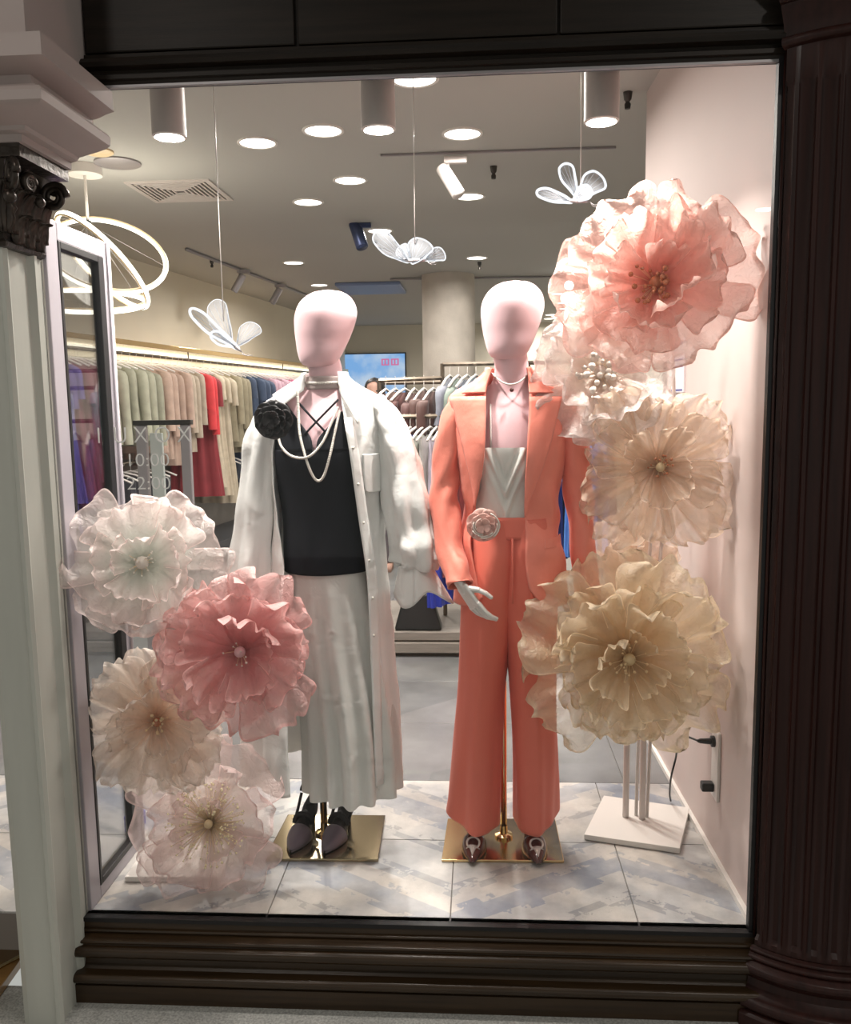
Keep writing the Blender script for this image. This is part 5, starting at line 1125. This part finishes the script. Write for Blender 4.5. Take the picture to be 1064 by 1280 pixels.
G().tube(spline([(-0.42, 2.63, 0.355), (-0.41, 2.63, 0.42), (-0.36, 2.63, 0.45), (-0.31, 2.63, 0.42), (-0.30, 2.63, 0.355)], 20), 0.006, 8).mk('bag_handle', M['plastic'], hb)
# far rack and things behind
fr_ = thing('garment_rack', 'far dark rack in the middle of the store below the screen', 'rack', (-0.9, 8, 0))
for a, b in (((-1.35, 8, 0), (-1.35, 8, 1.5)), ((-0.45, 8, 0), (-0.45, 8, 1.5)), ((-1.35, 8, 1.5), (-0.45, 8, 1.5))): G().tube([a, b], 0.013, 4).mk('rack_tube', M['brassm'], fr_, False)
for k in range(7): garment('top', (-1.28 + 0.12 * k, 8, 1.513), pi / 2 - 0.3, (0.16, 0.07, 0.06), 0.7, ORD[k] + ' dark brown top on the far rack below the screen, from the left', 'garment', 'brown tops on the far rack', k)
# screen
sc_ = thing('wall_screen', 'large light blue wall screen with small pink lettering on the back wall', 'screen', (-1.8, 12.05, 1.95))
bev(G().box(-2.42, -1.19, 12.03, 12.10, 1.52, 2.30).mk('bezel', M['black'], sc_, False), 0.004)
def screen_mat():
    m = bpy.data.materials.new('screen_glow'); m.use_nodes = True; nt = m.node_tree; nt.nodes.clear(); N = nt.nodes
    e = N.new('ShaderNodeEmission'); n = N.new('ShaderNodeTexNoise'); n.inputs['Scale'].default_value = 2.2; n.inputs['Detail'].default_value = 5; r = N.new('ShaderNodeValToRGB'); g_ = N.new('ShaderNodeTexCoord')
    nt.links.new(g_.outputs['Object'], n.inputs[0]); nt.links.new(n.outputs[0], r.inputs[0]); nt.links.new(r.outputs[0], e.inputs[0]); e.inputs[1].default_value = 0.8
    r.color_ramp.elements[0].color = (0.25, 0.52, 0.95, 1); r.color_ramp.elements[0].position = 0.42; r.color_ramp.elements[1].color = (0.62, 0.78, 0.98, 1); r.color_ramp.elements[1].position = 0.62
    o = N.new('ShaderNodeOutputMaterial'); nt.links.new(e.outputs[0], o.inputs[0]); return m
G().box(-2.40, -1.21, 12.022, 12.029, 1.54, 2.28).mk('display', screen_mat(), sc_, False)
M['pinkglow'] = emitter('pink_lettering_glow', (0.80, 0.22, 0.45), 0.8)
for x0 in (-1.60, -1.44):
    g = G(); g.box(x0, x0 + 0.13, 12.014, 12.021, 2.18, 2.20); g.box(x0, x0 + 0.13, 12.014, 12.021, 2.09, 2.11); g.box(x0, x0 + 0.025, 12.014, 12.021, 2.11, 2.18); g.box(x0 + 0.05, x0 + 0.075, 12.014, 12.021, 2.11, 2.18); g.box(x0 + 0.105, x0 + 0.13, 12.014, 12.021, 2.11, 2.18)
    g.mk('screen_lettering', M['pinkglow'], sc_, False)
# person far inside
pe_scale = 1.03
pe = thing('person', 'dark-haired person standing in the store behind the white shirt shoulder', 'person', (-0.90, 5.2, 0))
pe.scale = (1, 1, pe_scale)
g = G(); px_, py_ = -0.90, 5.2
bt_ = [(0.80, px_, py_, 0.15, 0.11), (1.0, px_, py_, 0.125, 0.095), (1.20, px_, py_, 0.15, 0.11), (1.30, px_, py_, 0.17, 0.09), (1.345, px_, py_, 0.13, 0.07), (1.37, px_, py_, 0.06, 0.055), (1.42, px_, py_, 0.045, 0.048)]
hd_ = [(1.41, px_, py_ - 0.01, 0.035, 0.045), (1.43, px_, py_ - 0.015, 0.055, 0.065), (1.47, px_, py_ - 0.01, 0.068, 0.080), (1.53, px_, py_, 0.075, 0.092), (1.58, px_, py_, 0.070, 0.086), (1.61, px_, py_, 0.045, 0.05), (1.618, px_, py_, 0.01, 0.01)]
g.grid(ringrows(bt_, 0.80, 1.42, 30, 28), True); g.grid(ringrows(hd_, 1.41, 1.618, 22, 28), True)
for s in (-1, 1):
    g.grid(ringrows([(0.02, px_ + s * 0.09, py_, 0.045, 0.05), (0.45, px_ + s * 0.09, py_, 0.055, 0.06), (0.85, px_ + s * 0.075, py_, 0.085, 0.095)], 0.02, 0.85, 20, 20), True)
    g.tube(spline([(px_ + s * 0.16, py_, 1.30), (px_ + s * 0.20, py_, 1.15), (px_ + s * 0.21, py_ - 0.02, 1.02), (px_ + s * 0.19, py_ - 0.08, 0.85), (px_ + s * 0.185, py_ - 0.10, 0.78)], 14), [0.045 - 0.0018 * i for i in range(14)], 12)
    g.ball((px_ + s * 0.183, py_ - 0.105, 0.74), 0.032, 8, 1.4); g.ball((px_ + s * 0.073, py_ - 0.0, 1.515), 0.014, 6, 1.6)
    g.box(px_ + s * 0.09 - 0.04, px_ + s * 0.09 + 0.04, py_ - 0.17, py_ + 0.06, 0.0, 0.06)
g.ball((px_, py_ - 0.098, 1.50), 0.011, 6, 1.6)
g.mk('figure', M['skin'], pe)
G().grid(ringrows([(0.02, px_, py_, 0.16, 0.10), (0.9, px_, py_, 0.165, 0.125), (1.0, px_, py_, 0.14, 0.11), (1.20, px_, py_, 0.165, 0.125), (1.30, px_, py_, 0.185, 0.105), (1.355, px_, py_, 0.14, 0.082), (1.375, px_, py_, 0.07, 0.064)], 0.07, 1.375, 40, 30), True).mk('clothing', gar_mat((0.10, 0.08, 0.09)), pe)
hr = G().grid(ringrows([(1.30, px_, py_ + 0.035, 0.085, 0.06), (1.45, px_, py_ + 0.03, 0.088, 0.075), (1.55, px_, py_ + 0.018, 0.090, 0.095), (1.60, px_, py_ + 0.01, 0.075, 0.09), (1.635, px_, py_ + 0.005, 0.035, 0.04), (1.64, px_, py_ + .005, .005, .005)], 1.30, 1.64, 24, 30, None, lambda z: 0.75 if z < 1.585 else 0.75 * max(0, (1.61 - z) / 0.025), lambda z: 2 * pi - (0.75 if z < 1.585 else 0.75 * max(0, (1.61 - z) / 0.025)), False))
hr.mk('hair', M['hair'], pe)
for s in (-1, 1): G().ball((px_ + s * 0.028, py_ - 0.083, 1.525), 0.008, 6).mk('eye', M['hair'], pe)
G().tube([(px_ - 0.022, py_ - 0.084, 1.462), (px_, py_ - 0.090, 1.460), (px_ + 0.022, py_ - 0.084, 1.462)], 0.004, 6).mk('mouth', M['shoer'], pe)
# mall lamps: one mirrors in the window glass, two added for facade highlights
for x, y in ((2.817, -6.6), (-1.4, -1.9), (1.4, -1.7)):
    t = thing('downlight', {2.817: 'far mall ceiling downlight mirrored high on the right of the window glass', -1.4: 'added mall downlight for highlights over the painted pilaster', 1.4: 'added mall downlight for highlights over the fluted column'}[x], 'ceiling light', (x, y, 3.3), 'mall downlights')
    G().lathe((x, y), [(1e-4, 3.295), (0.09, 3.295)], 24).mk('lens', M['lamp'], t)
    light('mall_and_added_lamp', (0, 0, -0.01), 12, 0.18, t)
# blue carton glimpsed behind the left panel
bx = thing('blue_carton', 'small cobalt blue carton on the floor by the foot of the side panel', 'carton', (-1.30, 0.75, 0))
bev(G().box(-1.235, -1.185, 0.47, 0.54, 0.0, 0.05).mk('carton_body', gar_mat((0.02, 0.04, 0.40)), bx, False), 0.003)
G().prism([(-1.235, 0.47), (-1.185, 0.47), (-1.205, 0.53), (-1.235, 0.54)], 'z', 0.05, 0.056).mk('carton_flap', gar_mat((0.02, 0.05, 0.48)), bx, False)
